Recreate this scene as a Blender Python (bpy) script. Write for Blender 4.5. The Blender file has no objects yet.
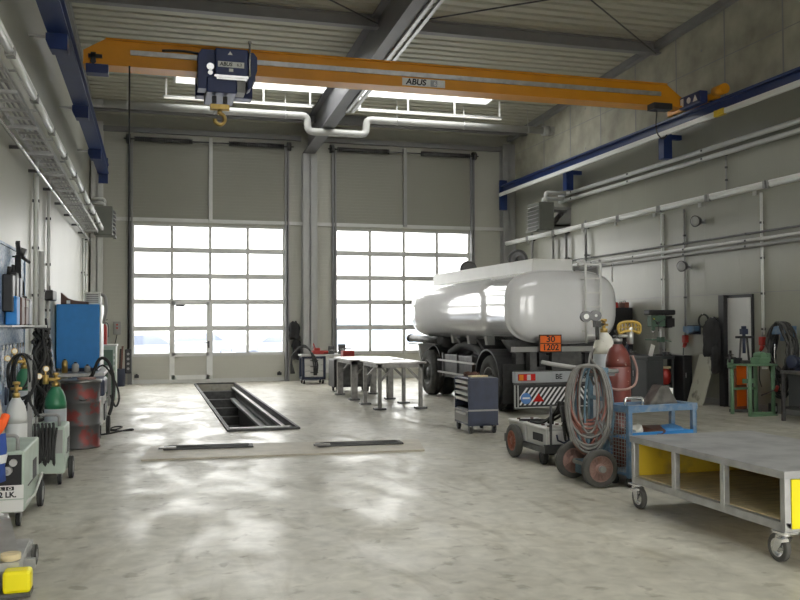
import bpy, math, random
from mathutils import Vector, Matrix, Quaternion
PI = math.pi
rnd = random.Random(7)
sc = bpy.context.scene
col = sc.collection

# ---------------------------------------------------------------- materials
def mat(name, color, rough=0.5, metal=0.0, var=0.0, vscale=3.0, bump=0.0, bscale=40.0, color2=None, spec=None, coat=0.0,
        stretch=None, thresh=None):
    m = bpy.data.materials.new(name); m.use_nodes = True
    nt = m.node_tree; b = nt.nodes['Principled BSDF']
    b.inputs['Base Color'].default_value = (*color, 1); b.inputs['Roughness'].default_value = rough
    b.inputs['Metallic'].default_value = metal
    if spec is not None: b.inputs['Specular IOR Level'].default_value = spec
    if coat: b.inputs['Coat Weight'].default_value = coat
    tc = mp = None
    if var or bump or color2:
        tc = nt.nodes.new('ShaderNodeTexCoord'); mp = nt.nodes.new('ShaderNodeMapping')
        nt.links.new(tc.outputs['Object'], mp.inputs['Vector'])
        if stretch: mp.inputs['Scale'].default_value = stretch
    if var or color2:
        n = nt.nodes.new('ShaderNodeTexNoise'); n.inputs['Scale'].default_value = vscale; n.inputs['Detail'].default_value = 6
        r = nt.nodes.new('ShaderNodeValToRGB')
        lo, hi = thresh or (0.3, 0.7)
        r.color_ramp.elements[0].position = lo; r.color_ramp.elements[1].position = hi
        if color2:
            c1, c2 = color, color2
        else:
            c1 = tuple(max(0, c * (1 - var)) for c in color); c2 = tuple(min(1, c * (1 + var)) for c in color)
        r.color_ramp.elements[0].color = (*c1, 1); r.color_ramp.elements[1].color = (*c2, 1)
        nt.links.new(mp.outputs[0], n.inputs['Vector']); nt.links.new(n.outputs['Fac'], r.inputs[0])
        nt.links.new(r.outputs[0], b.inputs['Base Color'])
    if bump:
        n2 = nt.nodes.new('ShaderNodeTexNoise'); n2.inputs['Scale'].default_value = bscale; n2.inputs['Detail'].default_value = 3
        bp = nt.nodes.new('ShaderNodeBump'); bp.inputs['Strength'].default_value = bump; bp.inputs['Distance'].default_value = 0.02
        nt.links.new(mp.outputs[0], n2.inputs['Vector']); nt.links.new(n2.outputs['Fac'], bp.inputs['Height'])
        nt.links.new(bp.outputs[0], b.inputs['Normal'])
    return m

def emit(name, color, s):
    m = bpy.data.materials.new(name); m.use_nodes = True; nt = m.node_tree
    b = nt.nodes['Principled BSDF']; b.inputs['Base Color'].default_value = (*color, 1)
    b.inputs['Emission Color'].default_value = (*color, 1); b.inputs['Emission Strength'].default_value = s
    return m

def glass(name, tint=(0.97, 0.98, 1.0), gloss=0.06):
    m = bpy.data.materials.new(name); m.use_nodes = True; nt = m.node_tree
    nt.nodes.clear()
    o = nt.nodes.new('ShaderNodeOutputMaterial'); t = nt.nodes.new('ShaderNodeBsdfTransparent'); g = nt.nodes.new('ShaderNodeBsdfGlossy')
    x = nt.nodes.new('ShaderNodeMixShader'); x.inputs[0].default_value = gloss
    t.inputs[0].default_value = (*tint, 1); g.inputs['Roughness'].default_value = 0.03
    nt.links.new(t.outputs[0], x.inputs[1]); nt.links.new(g.outputs[0], x.inputs[2]); nt.links.new(x.outputs[0], o.inputs[0])
    return m

def floor_mat():
    m = bpy.data.materials.new('sealed_concrete'); m.use_nodes = True; nt = m.node_tree; L = nt.links
    b = nt.nodes['Principled BSDF']
    tc = nt.nodes.new('ShaderNodeTexCoord')
    def noise(s, d, dist=0.0, sc=(1, 1, 1)):
        mp = nt.nodes.new('ShaderNodeMapping'); mp.inputs['Scale'].default_value = sc
        L.new(tc.outputs['Object'], mp.inputs[0])
        n = nt.nodes.new('ShaderNodeTexNoise'); n.inputs['Scale'].default_value = s; n.inputs['Detail'].default_value = d
        n.inputs['Distortion'].default_value = dist
        L.new(mp.outputs[0], n.inputs['Vector']); return n.outputs['Fac']
    def ramp(f, stops):
        r = nt.nodes.new('ShaderNodeValToRGB')
        e = r.color_ramp.elements
        e[0].position, e[0].color = stops[0][0], (*stops[0][1], 1)
        e[1].position, e[1].color = stops[-1][0], (*stops[-1][1], 1)
        for p, c in stops[1:-1]:
            k = e.new(p); k.color = (*c, 1)
        L.new(f, r.inputs[0]); return r.outputs[0]
    def mix(f, a, c, mode='MIX'):
        x = nt.nodes.new('ShaderNodeMix'); x.data_type = 'RGBA'; x.blend_type = mode
        if isinstance(f, float): x.inputs[0].default_value = f
        else: L.new(f, x.inputs[0])
        L.new(a, x.inputs[6]); L.new(c, x.inputs[7]); return x.outputs[2]
    base = ramp(noise(0.5, 8, 0.6), [(0.3, (0.42, 0.40, 0.335)), (0.5, (0.50, 0.48, 0.41)), (0.7, (0.57, 0.545, 0.465))])
    fine = ramp(noise(7, 9, 0.5), [(0.3, (0.80, 0.80, 0.79)), (0.7, (1.1, 1.1, 1.1))])
    c = mix(1.0, base, fine, 'MULTIPLY')
    stain = ramp(noise(1.6, 9, 1.6, (1.4, 0.5, 1)), [(0.53, (1, 1, 1)), (0.72, (0.62, 0.59, 0.52))])
    c = mix(0.8, c, stain, 'MULTIPLY')
    drops = ramp(noise(5.2, 9, 0.3), [(0.61, (1, 1, 1)), (0.68, (0.42, 0.39, 0.33))])
    c = mix(0.55, c, drops, 'MULTIPLY')
    L.new(c, b.inputs['Base Color'])
    rr = ramp(noise(2.0, 10, 0.7, (1, 0.55, 1)), [(0.36, (0.29,) * 3), (0.5, (0.41,) * 3), (0.64, (0.54,) * 3)])
    L.new(rr, b.inputs['Roughness'])
    bp = nt.nodes.new('ShaderNodeBump'); bp.inputs['Strength'].default_value = 0.12; bp.inputs['Distance'].default_value = 0.02
    L.new(noise(5, 6), bp.inputs['Height']); L.new(bp.outputs[0], b.inputs['Normal'])
    b.inputs['Specular IOR Level'].default_value = 0.4
    return m

def lined(name, color, rough, axis, pitch, width=0.06, depth=0.5, metal=0.0, var=0.06, coat=0.0):
    """painted sheet with narrow pressed lines every `pitch` metres along an axis"""
    m = mat(name, color, rough, metal, var, 0.7, coat=coat); nt = m.node_tree; L = nt.links; b = nt.nodes['Principled BSDF']
    tc = nt.nodes.new('ShaderNodeTexCoord'); s = nt.nodes.new('ShaderNodeSeparateXYZ'); L.new(tc.outputs['Object'], s.inputs[0])
    d = nt.nodes.new('ShaderNodeMath'); d.operation = 'DIVIDE'; d.inputs[1].default_value = pitch; L.new(s.outputs['XYZ'.index(axis)], d.inputs[0])
    f = nt.nodes.new('ShaderNodeMath'); f.operation = 'FRACT'; L.new(d.outputs[0], f.inputs[0])
    g = nt.nodes.new('ShaderNodeMath'); g.operation = 'GREATER_THAN'; g.inputs[1].default_value = width; L.new(f.outputs[0], g.inputs[0])
    bp = nt.nodes.new('ShaderNodeBump'); bp.inputs['Strength'].default_value = depth; bp.inputs['Distance'].default_value = 0.012
    n = nt.nodes.new('ShaderNodeTexNoise'); n.inputs['Scale'].default_value = 0.8; L.new(tc.outputs['Object'], n.inputs['Vector'])
    a = nt.nodes.new('ShaderNodeMath'); a.operation = 'MULTIPLY_ADD'; a.inputs[1].default_value = 1.6; L.new(n.outputs['Fac'], a.inputs[0]); L.new(g.outputs[0], a.inputs[2])
    L.new(a.outputs[0], bp.inputs['Height']); L.new(bp.outputs[0], b.inputs['Normal'])
    return m

M = {}
M['floor'] = floor_mat()
M['slab'] = mat('slab_concrete', (0.43, 0.39, 0.31), 0.55, var=0.16, vscale=4, bump=0.2, bscale=30)
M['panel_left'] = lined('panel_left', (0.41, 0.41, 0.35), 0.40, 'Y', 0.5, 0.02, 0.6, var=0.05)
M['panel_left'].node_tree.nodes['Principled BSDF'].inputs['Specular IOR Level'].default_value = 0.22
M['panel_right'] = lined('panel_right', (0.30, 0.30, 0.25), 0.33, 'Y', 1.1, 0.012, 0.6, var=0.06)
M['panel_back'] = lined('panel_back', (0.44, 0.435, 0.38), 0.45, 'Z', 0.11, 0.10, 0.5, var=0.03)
M['clad'] = lined('gate_header_cladding', (0.27, 0.265, 0.225), 0.5, 'Z', 0.09, 0.14, 0.6, var=0.03)
M['gatepanel'] = lined('gate_sandwich_panel', (0.54, 0.53, 0.47), 0.45, 'Z', 0.12, 0.10, 0.5, var=0.03)
M['concrete'] = mat('raw_concrete', (0.37, 0.355, 0.285), 0.8, var=0.24, vscale=1.9, bump=0.25, bscale=14)
M['deck'] = mat('roof_deck', (0.47, 0.465, 0.375), 0.5, var=0.05)
M['alu'] = mat('aluminium_frame', (0.58, 0.58, 0.56), 0.42, 0.25, var=0.04)
M['white'] = mat('white_paint', (0.78, 0.78, 0.76), 0.4, var=0.04)
M['steel'] = mat('galvanised_steel', (0.50, 0.50, 0.49), 0.38, 0.7, var=0.14, vscale=9)
M['beam'] = mat('grey_beam_paint', (0.17, 0.17, 0.18), 0.45, var=0.06)
M['purlin'] = mat('purlin_grey', (0.25, 0.25, 0.25), 0.5, var=0.05)
M['darksteel'] = mat('dark_steel', (0.10, 0.10, 0.10), 0.45, 0.6, var=0.25, vscale=8)
M['pitsteel'] = mat('pit_edge_steel', (0.07, 0.07, 0.07), 0.6, var=0.3, vscale=6, spec=0.3)
M['oilsteel'] = mat('oily_steel', (0.17, 0.165, 0.155), 0.35, 0.75, var=0.3, vscale=10)
M['black'] = mat('black_paint', (0.022, 0.022, 0.024), 0.45, var=0.2, vscale=6)
M['tyre'] = mat('truck_tyre', (0.055, 0.054, 0.052), 0.8, var=0.25, vscale=8)
M['rubber'] = mat('rubber', (0.03, 0.03, 0.03), 0.75, var=0.25, vscale=10, bump=0.15, bscale=60)
M['greyrubber'] = mat('dusty_rubber', (0.085, 0.083, 0.077), 0.8, var=0.25, vscale=8, bump=0.15, bscale=60)
M['yellow'] = mat('crane_yellow', (0.72, 0.30, 0.012), 0.42, var=0.06)
M['signal'] = mat('signal_yellow', (0.92, 0.80, 0.005), 0.4, var=0.06)
M['dirtyyellow'] = mat('worn_yellow_board', (0.72, 0.50, 0.03), 0.55, color2=(0.34, 0.22, 0.05), vscale=4, thresh=(0.48, 0.72))
M['blue'] = mat('crane_blue', (0.014, 0.034, 0.135), 0.4, var=0.08)
M['hoistblue'] = mat('hoist_blue', (0.022, 0.038, 0.13), 0.4, var=0.1)
M['cabblue'] = mat('tool_cabinet_blue', (0.025, 0.034, 0.068), 0.45, var=0.2, vscale=6, bump=0.05)
M['skyblue'] = mat('bright_blue_paint', (0.025, 0.25, 0.68), 0.5, var=0.05, vscale=8)
M['trolleyblue'] = mat('trolley_blue', (0.10, 0.19, 0.32), 0.45, color2=(0.24, 0.29, 0.34), vscale=9, thresh=(0.45, 0.7))
M['trayblue'] = mat('tray_blue', (0.03, 0.24, 0.62), 0.4, var=0.08)
M['tank'] = mat('tank_white', (0.80, 0.80, 0.81), 0.15, var=0.015, bump=0.07, bscale=2.2, coat=0.6)
M['orange'] = mat('hazard_orange', (0.88, 0.16, 0.012), 0.45, var=0.03)
M['red'] = mat('red_plastic', (0.40, 0.03, 0.022), 0.42, var=0.08)
M['redbrown'] = mat('red_gas_cylinder', (0.145, 0.034, 0.026), 0.42, color2=(0.58, 0.50, 0.44), vscale=26, thresh=(0.665, 0.70))
M['wheelred'] = mat('faded_red_rim', (0.31, 0.19, 0.165), 0.6, var=0.2, vscale=10)
M['orangerim'] = mat('orange_rim', (0.27, 0.085, 0.05), 0.6, var=0.2, vscale=10)
M['greycyl'] = mat('grey_gas_cylinder', (0.36, 0.38, 0.39), 0.45, var=0.12, vscale=6)
M['cylwhite'] = mat('white_cylinder_shoulder', (0.74, 0.72, 0.64), 0.45, color2=(0.45, 0.40, 0.32), vscale=12, thresh=(0.6, 0.72))
M['green'] = mat('machine_green', (0.15, 0.27, 0.16), 0.5, var=0.12, vscale=7)
M['weldergreen'] = mat('pale_green_enamel', (0.42, 0.50, 0.43), 0.45, var=0.1, vscale=5)
M['cylgreen'] = mat('green_shoulder', (0.03, 0.17, 0.08), 0.4, var=0.1)
M['drabgreen'] = mat('drab_green', (0.10, 0.17, 0.12), 0.5, var=0.1)
M['barrel'] = mat('worn_barrel', (0.105, 0.105, 0.105), 0.5, 0.3, color2=(0.24, 0.05, 0.045), vscale=4.5, thresh=(0.52, 0.60))
M['bench'] = mat('bench_charcoal', (0.055, 0.06, 0.062), 0.5, var=0.12)
M['wood'] = mat('ply_shelf', (0.72, 0.60, 0.36), 0.65, var=0.2, vscale=5, stretch=(1, 6, 1))
M['board'] = mat('scuffed_board', (0.42, 0.41, 0.33), 0.6, color2=(0.12, 0.11, 0.09), vscale=3.5, thresh=(0.58, 0.70))
M['tabletop'] = mat('worn_steel_top', (0.52, 0.52, 0.52), 0.33, 0.55, color2=(0.36, 0.36, 0.37), vscale=4, thresh=(0.4, 0.65))
M['welded'] = mat('burnt_plate', (0.40, 0.39, 0.38), 0.28, 0.8, color2=(0.10, 0.09, 0.085), vscale=3, thresh=(0.5, 0.72))
M['hosered'] = mat('red_hose', (0.25, 0.10, 0.078), 0.6, var=0.15, vscale=14)
M['hosegrey'] = mat('grey_hose', (0.19, 0.185, 0.175), 0.6, var=0.15, vscale=14)
M['hoseblue'] = mat('blue_hose', (0.10, 0.18, 0.24), 0.6, var=0.15, vscale=14)
M['brass'] = mat('brass', (0.55, 0.38, 0.12), 0.35, 0.7, var=0.15, vscale=12)
M['brassyellow'] = mat('worn_yellow_guard', (0.42, 0.28, 0.05), 0.5, var=0.15, vscale=12)
M['chrome'] = mat('zinc', (0.70, 0.70, 0.70), 0.25, 0.85, var=0.08, vscale=12)
M['lightgrey'] = mat('light_grey_plastic', (0.60, 0.60, 0.58), 0.45, var=0.05)
M['heatergrey'] = mat('heater_grey', (0.14, 0.145, 0.125), 0.5, var=0.08)
M['ductgrey'] = mat('duct_grey', (0.42, 0.42, 0.40), 0.4, var=0.05)
M['colgrey'] = mat('column_grey', (0.36, 0.36, 0.35), 0.5, var=0.05)
M['midgrey'] = mat('mid_grey', (0.30, 0.30, 0.29), 0.5, var=0.08)
M['pegblue'] = mat('pegboard_blue', (0.33, 0.43, 0.56), 0.45, color2=(0.13, 0.22, 0.40), vscale=26, thresh=(0.48, 0.56))
M['brown'] = mat('brown_case', (0.12, 0.055, 0.04), 0.5, var=0.15)
M['leather'] = mat('black_cloth', (0.02, 0.02, 0.021), 0.85, var=0.3, bump=0.3, bscale=25)
M['jacketblue'] = mat('work_blue_cloth', (0.03, 0.08, 0.33), 0.8, var=0.15, bump=0.3, bscale=22)
M['jacketcream'] = mat('cream_cloth', (0.55, 0.50, 0.42), 0.85, var=0.08, bump=0.3, bscale=22)
M['hiviz'] = mat('hi_vis_orange', (0.95, 0.13, 0.02), 0.7, var=0.06)
M['reflect'] = mat('reflective_tape', (0.75, 0.77, 0.78), 0.4)
M['glass'] = glass('clear_pane')
M['skypane'] = glass('rooflight_pane', (0.95, 0.97, 1.0), 0.04)
M['lamp'] = emit('batten_tube', (1.0, 0.97, 0.9), 0.08)
M['lampglass'] = mat('lamp_cover', (0.74, 0.75, 0.72), 0.3, var=0.03)
M['asphalt'] = mat('yard_asphalt', (0.40, 0.41, 0.43), 0.85, var=0.12, vscale=0.6)
M['carsilver'] = mat('car_silver', (0.42, 0.44, 0.48), 0.4)
M['cartyre'] = mat('glare_paled_tyre', (0.13, 0.15, 0.20), 0.8, var=0.1)  # tyre black lifted to blue-grey, imitating the glare of the overexposed yard
M['carglass'] = mat('car_glass', (0.17, 0.20, 0.27), 0.4)
M['bluehill'] = mat('far_field', (0.26, 0.33, 0.42), 0.9, var=0.25, vscale=0.15)
M['hedge'] = mat('far_hedge', (0.10, 0.14, 0.13), 0.9, var=0.3, vscale=0.6)
M['lightred'] = mat('tail_red', (0.55, 0.015, 0.012), 0.2)
M['amber'] = mat('tail_amber', (0.7, 0.22, 0.02), 0.2)
M['plate'] = mat('number_plate_grey', (0.36, 0.38, 0.40), 0.4, var=0.06)
M['ink'] = mat('black_ink', (0.01, 0.01, 0.012), 0.6)
M['stickerblue'] = mat('sticker_blue', (0.10, 0.25, 0.60), 0.4)
M['whitevinyl'] = mat('white_vinyl', (0.82, 0.82, 0.82), 0.4)
M['paper'] = mat('paper_white', (0.80, 0.80, 0.76), 0.7)
M['ciano'] = mat('blue_glove', (0.10, 0.33, 0.72), 0.6, var=0.1)

# ---------------------------------------------------------------- mesh builder
def frame_of(d):
    d = Vector(d).normalized()
    a = Vector((0, 0, 1)) if abs(d.z) < 0.95 else Vector((0, 1, 0))
    u = a.cross(d).normalized(); v = d.cross(u).normalized()
    return u, v, d

def smooth_path(pts, n=6, closed=False):
    P = [Vector(p) for p in pts]; out = []
    N = len(P)
    rng = range(N) if closed else range(N - 1)
    for i in rng:
        if closed: p0, p1, p2, p3 = P[(i - 1) % N], P[i], P[(i + 1) % N], P[(i + 2) % N]
        else: p0, p1, p2, p3 = P[max(i - 1, 0)], P[i], P[i + 1], P[min(i + 2, N - 1)]
        for k in range(n):
            t = k / n
            out.append(0.5 * ((2 * p1) + (-p0 + p2) * t + (2 * p0 - 5 * p1 + 4 * p2 - p3) * t * t + (-p0 + 3 * p1 - 3 * p2 + p3) * t ** 3))
    if not closed: out.append(P[-1])
    return out

class MB:
    def __init__(s): s.v = []; s.f = []; s.sm = []
    def add(s, vs, fs, smooth=False):
        o = len(s.v); s.v += [tuple(v) for v in vs]
        s.f += [tuple(i + o for i in f) for f in fs]; s.sm += [smooth] * len(fs); return s
    def box(s, x0, x1, y0, y1, z0, z1):
        x0, x1 = sorted((x0, x1)); y0, y1 = sorted((y0, y1)); z0, z1 = sorted((z0, z1))
        v = [(x0, y0, z0), (x1, y0, z0), (x1, y1, z0), (x0, y1, z0), (x0, y0, z1), (x1, y0, z1), (x1, y1, z1), (x0, y1, z1)]
        return s.add(v, [(0, 3, 2, 1), (4, 5, 6, 7), (0, 1, 5, 4), (1, 2, 6, 5), (2, 3, 7, 6), (3, 0, 4, 7)])
    def bar(s, a, b, w, h, up=None):
        a, b = Vector(a), Vector(b); u, v, d = frame_of(b - a)
        if up is not None:
            v = Vector(up); v = (v - d * v.dot(d)).normalized(); u = v.cross(d)
        c = [(-w / 2, -h / 2), (w / 2, -h / 2), (w / 2, h / 2), (-w / 2, h / 2)]
        vs = [a + u * p + v * q for p, q in c] + [b + u * p + v * q for p, q in c]
        return s.add(vs, [(3, 2, 1, 0), (4, 5, 6, 7), (0, 1, 5, 4), (1, 2, 6, 5), (2, 3, 7, 6), (3, 0, 4, 7)])
    def cyl(s, a, b, r, r2=None, seg=16, caps=True):
        a, b = Vector(a), Vector(b); u, v, d = frame_of(b - a); r2 = r if r2 is None else r2
        vs = []
        for p, q in ((a, r), (b, r2)):
            for i in range(seg):
                t = 2 * PI * i / seg; vs.append(p + (u * math.cos(t) + v * math.sin(t)) * q)
        s.add(vs, [(i, (i + 1) % seg, seg + (i + 1) % seg, seg + i) for i in range(seg)], True)
        if caps: s.add(vs, [tuple(reversed(range(seg))), tuple(range(seg, 2 * seg))])
        return s
    def tube(s, pts, r, seg=8, closed=False, smooth=0):
        P = smooth_path(pts, smooth, closed) if smooth else [Vector(p) for p in pts]
        N = len(P); vs = []; u = None
        for i, p in enumerate(P):
            if closed: d = P[(i + 1) % N] - P[i - 1]
            else: d = P[min(i + 1, N - 1)] - P[max(i - 1, 0)]
            if d.length < 1e-9: d = Vector((0, 0, 1))
            d.normalize()
            if u is None: u = frame_of(d)[0]
            u = (u - d * u.dot(d))
            if u.length < 1e-6: u = frame_of(d)[0]
            u.normalize(); w = d.cross(u)
            for k in range(seg):
                t = 2 * PI * k / seg; vs.append(p + (u * math.cos(t) + w * math.sin(t)) * r)
        fs = []
        for i in range(N if closed else N - 1):
            j = (i + 1) % N
            for k in range(seg): fs.append((i * seg + k, i * seg + (k + 1) % seg, j * seg + (k + 1) % seg, j * seg + k))
        s.add(vs, fs, True)
        if not closed: s.add(vs, [tuple(reversed(range(seg))), tuple(range((N - 1) * seg, N * seg))])
        return s
    def lathe(s, prof, o=(0, 0, 0), axis=(0, 0, 1), seg=24, smooth=True, caps=True):
        u, v, d = frame_of(axis); o = Vector(o); vs = []
        for r, h in prof:
            for i in range(seg):
                t = 2 * PI * i / seg; vs.append(o + d * h + (u * math.cos(t) + v * math.sin(t)) * max(r, 1e-4))
        fs = []
        for j in range(len(prof) - 1):
            for i in range(seg): fs.append((j * seg + i, j * seg + (i + 1) % seg, (j + 1) * seg + (i + 1) % seg, (j + 1) * seg + i))
        s.add(vs, fs, smooth)
        n = len(prof)
        if caps: s.add(vs, [tuple(reversed(range(seg))), tuple(range((n - 1) * seg, n * seg))])
        return s
    def prism(s, poly, axis, a, b):
        """poly of (p,q) extruded along 'X' (p=y,q=z), 'Y' (p=x,q=z) or 'Z' (p=x,q=y)"""
        n = len(poly)
        def pt(p, q, t): return {'X': (t, p, q), 'Y': (p, t, q), 'Z': (p, q, t)}[axis]
        vs = [pt(p, q, a) for p, q in poly] + [pt(p, q, b) for p, q in poly]
        return s.add(vs, [tuple(reversed(range(n))), tuple(range(n, 2 * n))] + [(i, (i + 1) % n, n + (i + 1) % n, n + i) for i in range(n)])
    def loft(s, rings, smooth=True, caps=True):
        n = len(rings[0]); vs = [p for r in rings for p in r]; fs = []
        for j in range(len(rings) - 1):
            for i in range(n): fs.append((j * n + i, j * n + (i + 1) % n, (j + 1) * n + (i + 1) % n, (j + 1) * n + i))
        s.add(vs, fs, smooth)
        if caps: s.add(vs, [tuple(reversed(range(n))), tuple(range(len(vs) - n, len(vs)))], smooth)
        return s
    def ring(s, o, axis, R, r, seg=28, tseg=10):
        u, v, d = frame_of(axis); o = Vector(o)
        return s.tube([o + (u * math.cos(2 * PI * i / seg) + v * math.sin(2 * PI * i / seg)) * R for i in range(seg)], r, tseg, True)
    def build(s, name, m, parent=None, bevel=0.0, subsurf=0):
        me = bpy.data.meshes.new(name); me.from_pydata(s.v, [], s.f); me.update()
        me.polygons.foreach_set('use_smooth', s.sm)
        import bmesh
        bm = bmesh.new(); bm.from_mesh(me); bmesh.ops.remove_doubles(bm, verts=bm.verts, dist=1e-6)
        bmesh.ops.recalc_face_normals(bm, faces=bm.faces); bm.to_mesh(me); bm.free()
        me.materials.append(M[m] if isinstance(m, str) else m)
        o = bpy.data.objects.new(name, me); col.objects.link(o)
        if parent is not None: o.parent = parent
        if bevel:
            b = o.modifiers.new('edge', 'BEVEL'); b.width = bevel; b.segments = 2; b.limit_method = 'ANGLE'; b.angle_limit = 0.7
        if subsurf:
            b = o.modifiers.new('smooth', 'SUBSURF'); b.levels = subsurf; b.render_levels = subsurf
        return o

def tag(o, label=None, cat=None, group=None, kind=None):
    if label: o['label'] = label
    if cat: o['category'] = cat
    if group: o['group'] = group
    if kind: o['kind'] = kind
    return o
def thing(name, label, cat, loc=(0, 0, 0), rz=0.0, group=None):
    o = bpy.data.objects.new(name, None); o.empty_display_size = 0.1; col.objects.link(o)
    o.location = loc; o.rotation_euler = (0, 0, rz)
    return tag(o, label, cat, group)
def struct_empty(name, label=None):
    o = bpy.data.objects.new(name, None); col.objects.link(o); o['kind'] = 'structure'
    if label: o['label'] = label
    o['category'] = 'door' if 'door' in name else 'window'
    return o
def struct(o, label, cat): return tag(o, label, cat, None, 'structure')
def lettering(name, text, size, m, parent, loc, rot, extrude=0.002, sx=1.0, align='CENTER', shear=0.0, offset=0.0):
    cu = bpy.data.curves.new(name, 'FONT'); cu.body = text; cu.size = size; cu.extrude = extrude; cu.align_x = align; cu.align_y = 'CENTER'
    cu.shear = shear; cu.offset = offset
    t = bpy.data.objects.new(name, cu); col.objects.link(t)
    me = bpy.data.meshes.new_from_object(t)
    bpy.data.objects.remove(t)
    o = bpy.data.objects.new(name, me); col.objects.link(o); me.materials.append(M[m])
    o.location = loc; o.rotation_euler = rot; o.scale = (sx, 1, 1)
    if parent is not None: o.parent = parent
    return o
def copy_tree(o, parent=None):
    c = o.copy(); col.objects.link(c); c.parent = parent
    for ch in [x for x in o.children]: copy_tree(ch, c)
    return c
FACE_NEG_Y = (PI / 2, 0, 0)
FACE_NEG_X = (PI / 2, 0, -PI / 2)
FACE_POS_X = (PI / 2, 0, PI / 2)

# ---------------------------------------------------------------- camera
W, Hh, F = 800, 600, 870.0
yaw, pit, rol = 0.277949, 0.027095, -0.004174
fwd = Vector((math.sin(yaw) * math.cos(pit), math.cos(yaw) * math.cos(pit), math.sin(pit)))
right = Vector((math.cos(yaw), -math.sin(yaw), 0)); up = right.cross(fwd)
r_ = right * math.cos(rol) + up * math.sin(rol); u_ = -right * math.sin(rol) + up * math.cos(rol)
cam = bpy.data.cameras.new('camera'); camo = bpy.data.objects.new('camera', cam); col.objects.link(camo)
cam.sensor_width = 36; cam.lens = F / W * 36; cam.clip_end = 400
camo.matrix_world = Matrix(((r_.x, u_.x, -fwd.x, 0), (r_.y, u_.y, -fwd.y, 0), (r_.z, u_.z, -fwd.z, 1.65), (0, 0, 0, 1)))
sc.camera = camo

XL, XR, YB, YF = -1.65, 10.9, 25.3, -3.0
def roofz(y): return 8.0 - (y - 14.6) * 0.045
GATES = [(-0.52, 3.72), (5.24, 9.48)]
GH = 4.48
PIT = (1.15, 2.22, 13.65, 24.55)

# ================================================================ SETTING
b = MB()
px0, px1, py0, py1 = PIT
ex0, ex1, ey0, ey1 = XL - 0.3, XR + 0.3, YF - 0.3, YB + 0.3
b.box(ex0, px0, ey0, ey1, -0.3, 0); b.box(px1, ex1, ey0, ey1, -0.3, 0)
b.box(px0, px1, ey0, py0, -0.3, 0); b.box(px0, px1, py1, ey1, -0.3, 0)
struct(b.build('floor', 'floor'), 'stained sealed concrete workshop floor', 'floor')
b = MB()
b.box(px0 - 0.2, px0, py0 - 0.2, py1 + 0.2, -1.6, -0.3); b.box(px1, px1 + 0.2, py0 - 0.2, py1 + 0.2, -1.6, -0.3)
b.box(px0, px1, py0 - 0.2, py0, -1.6, -0.3); b.box(px0, px1, py1, py1 + 0.2, -1.6, -0.3); b.box(px0 - 0.2, px1 + 0.2, py0 - 0.2, py1 + 0.2, -1.8, -1.6)
for k in range(7):
    b.box(px0, px1, py1 - 0.35 - 0.33 * k, py1 - 0.33 * k, -1.6, -0.18 - 0.2 * k)
struct(b.build('floor_pit', 'darksteel'), 'dark inspection pit shaft with steps at its far end', 'pit')

# inspection pit steel edging
t = thing('pit_frame', 'dark steel frame with bright edge rails lining the open inspection pit', 'pit frame', (px0, py0, 0))
b = MB(); Ly = py1 - py0; Wx = px1 - px0
b.box(-0.03, 0.0, -0.03, Ly + 0.03, 0.0, 0.03); b.box(0.0, 0.025, 0, Ly, -0.28, 0.035)
b.build('edge_rail', 'pitsteel', t)
b = MB(); b.box(Wx, Wx + 0.03, -0.03, Ly + 0.03, 0.0, 0.03); b.box(Wx - 0.025, Wx, 0, Ly, -0.28, 0.035); b.build('edge_rail', 'pitsteel', t)
b = MB(); b.box(0, Wx, -0.05, 0.0, 0.0, 0.035); b.box(0.0, Wx, 0.0, 0.03, -0.28, 0.03); b.build('end_rail', 'pitsteel', t)
b = MB(); b.box(0, Wx, Ly, Ly + 0.05, 0.0, 0.035); b.build('end_rail', 'pitsteel', t)
b = MB(); b.box(Wx - 0.10, Wx - 0.03, 0.05, Ly - 0.1, -0.12, -0.07); b.box(Wx - 0.16, Wx - 0.03, 0.05, Ly - 0.1, -0.42, -0.36)
b.build('jack_rail', 'steel', t)
b = MB(); b.box(0.03, 0.10, 0.05, Ly - 2.6, -0.12, -0.07); b.build('jack_rail', 'steel', t)
b = MB(); b.box(0.025, Wx - 0.025, 0.45, 0.62, -0.07, -0.01); b.build('cross_bar', 'midgrey', t)

# lighter slab with the roller brake tester covers
b = MB()
b.prism([(-0.12, 11.02), (3.4, 10.78), (3.62, 11.78), (0.0, 12.2)], 'Z', 0.0, 0.022)
struct(b.build('floor_slab', 'slab'), 'pale raised concrete slab in the floor before the pit', 'floor slab')
for (x0, x1, y, lab) in ((0.15, 1.3, 11.70, 'dark steel roller cover on slab, the one nearer the left wall'), (2.12, 3.28, 11.40, 'dark steel roller cover on slab, the one nearer the tool cabinet')):
    t = thing('roller_cover', lab, 'floor cover', (x0, y, 0.022), -0.055, 'roller covers in the slab')
    w = x1 - x0
    b = MB(); b.box(0, w, 0, 0.04, 0, 0.02); b.box(0, w, 0.26, 0.30, 0, 0.02); b.box(0, 0.05, 0.04, 0.26, 0, 0.02); b.box(w - 0.05, w, 0.04, 0.26, 0, 0.02)
    b.build('frame', 'pitsteel', t, 0.004)
    b = MB()
    for k in range(2): b.cyl((0.06, 0.10 + 0.11 * k, -0.015), (w - 0.06, 0.10 + 0.11 * k, -0.015), 0.05, seg=12)
    b.build('roller', 'darksteel', t)
    b = MB(); b.box(-0.06, 0.16, -0.03, 0.04, 0.02, 0.045); b.build('lug', 'oilsteel', t, 0.004)

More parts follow.
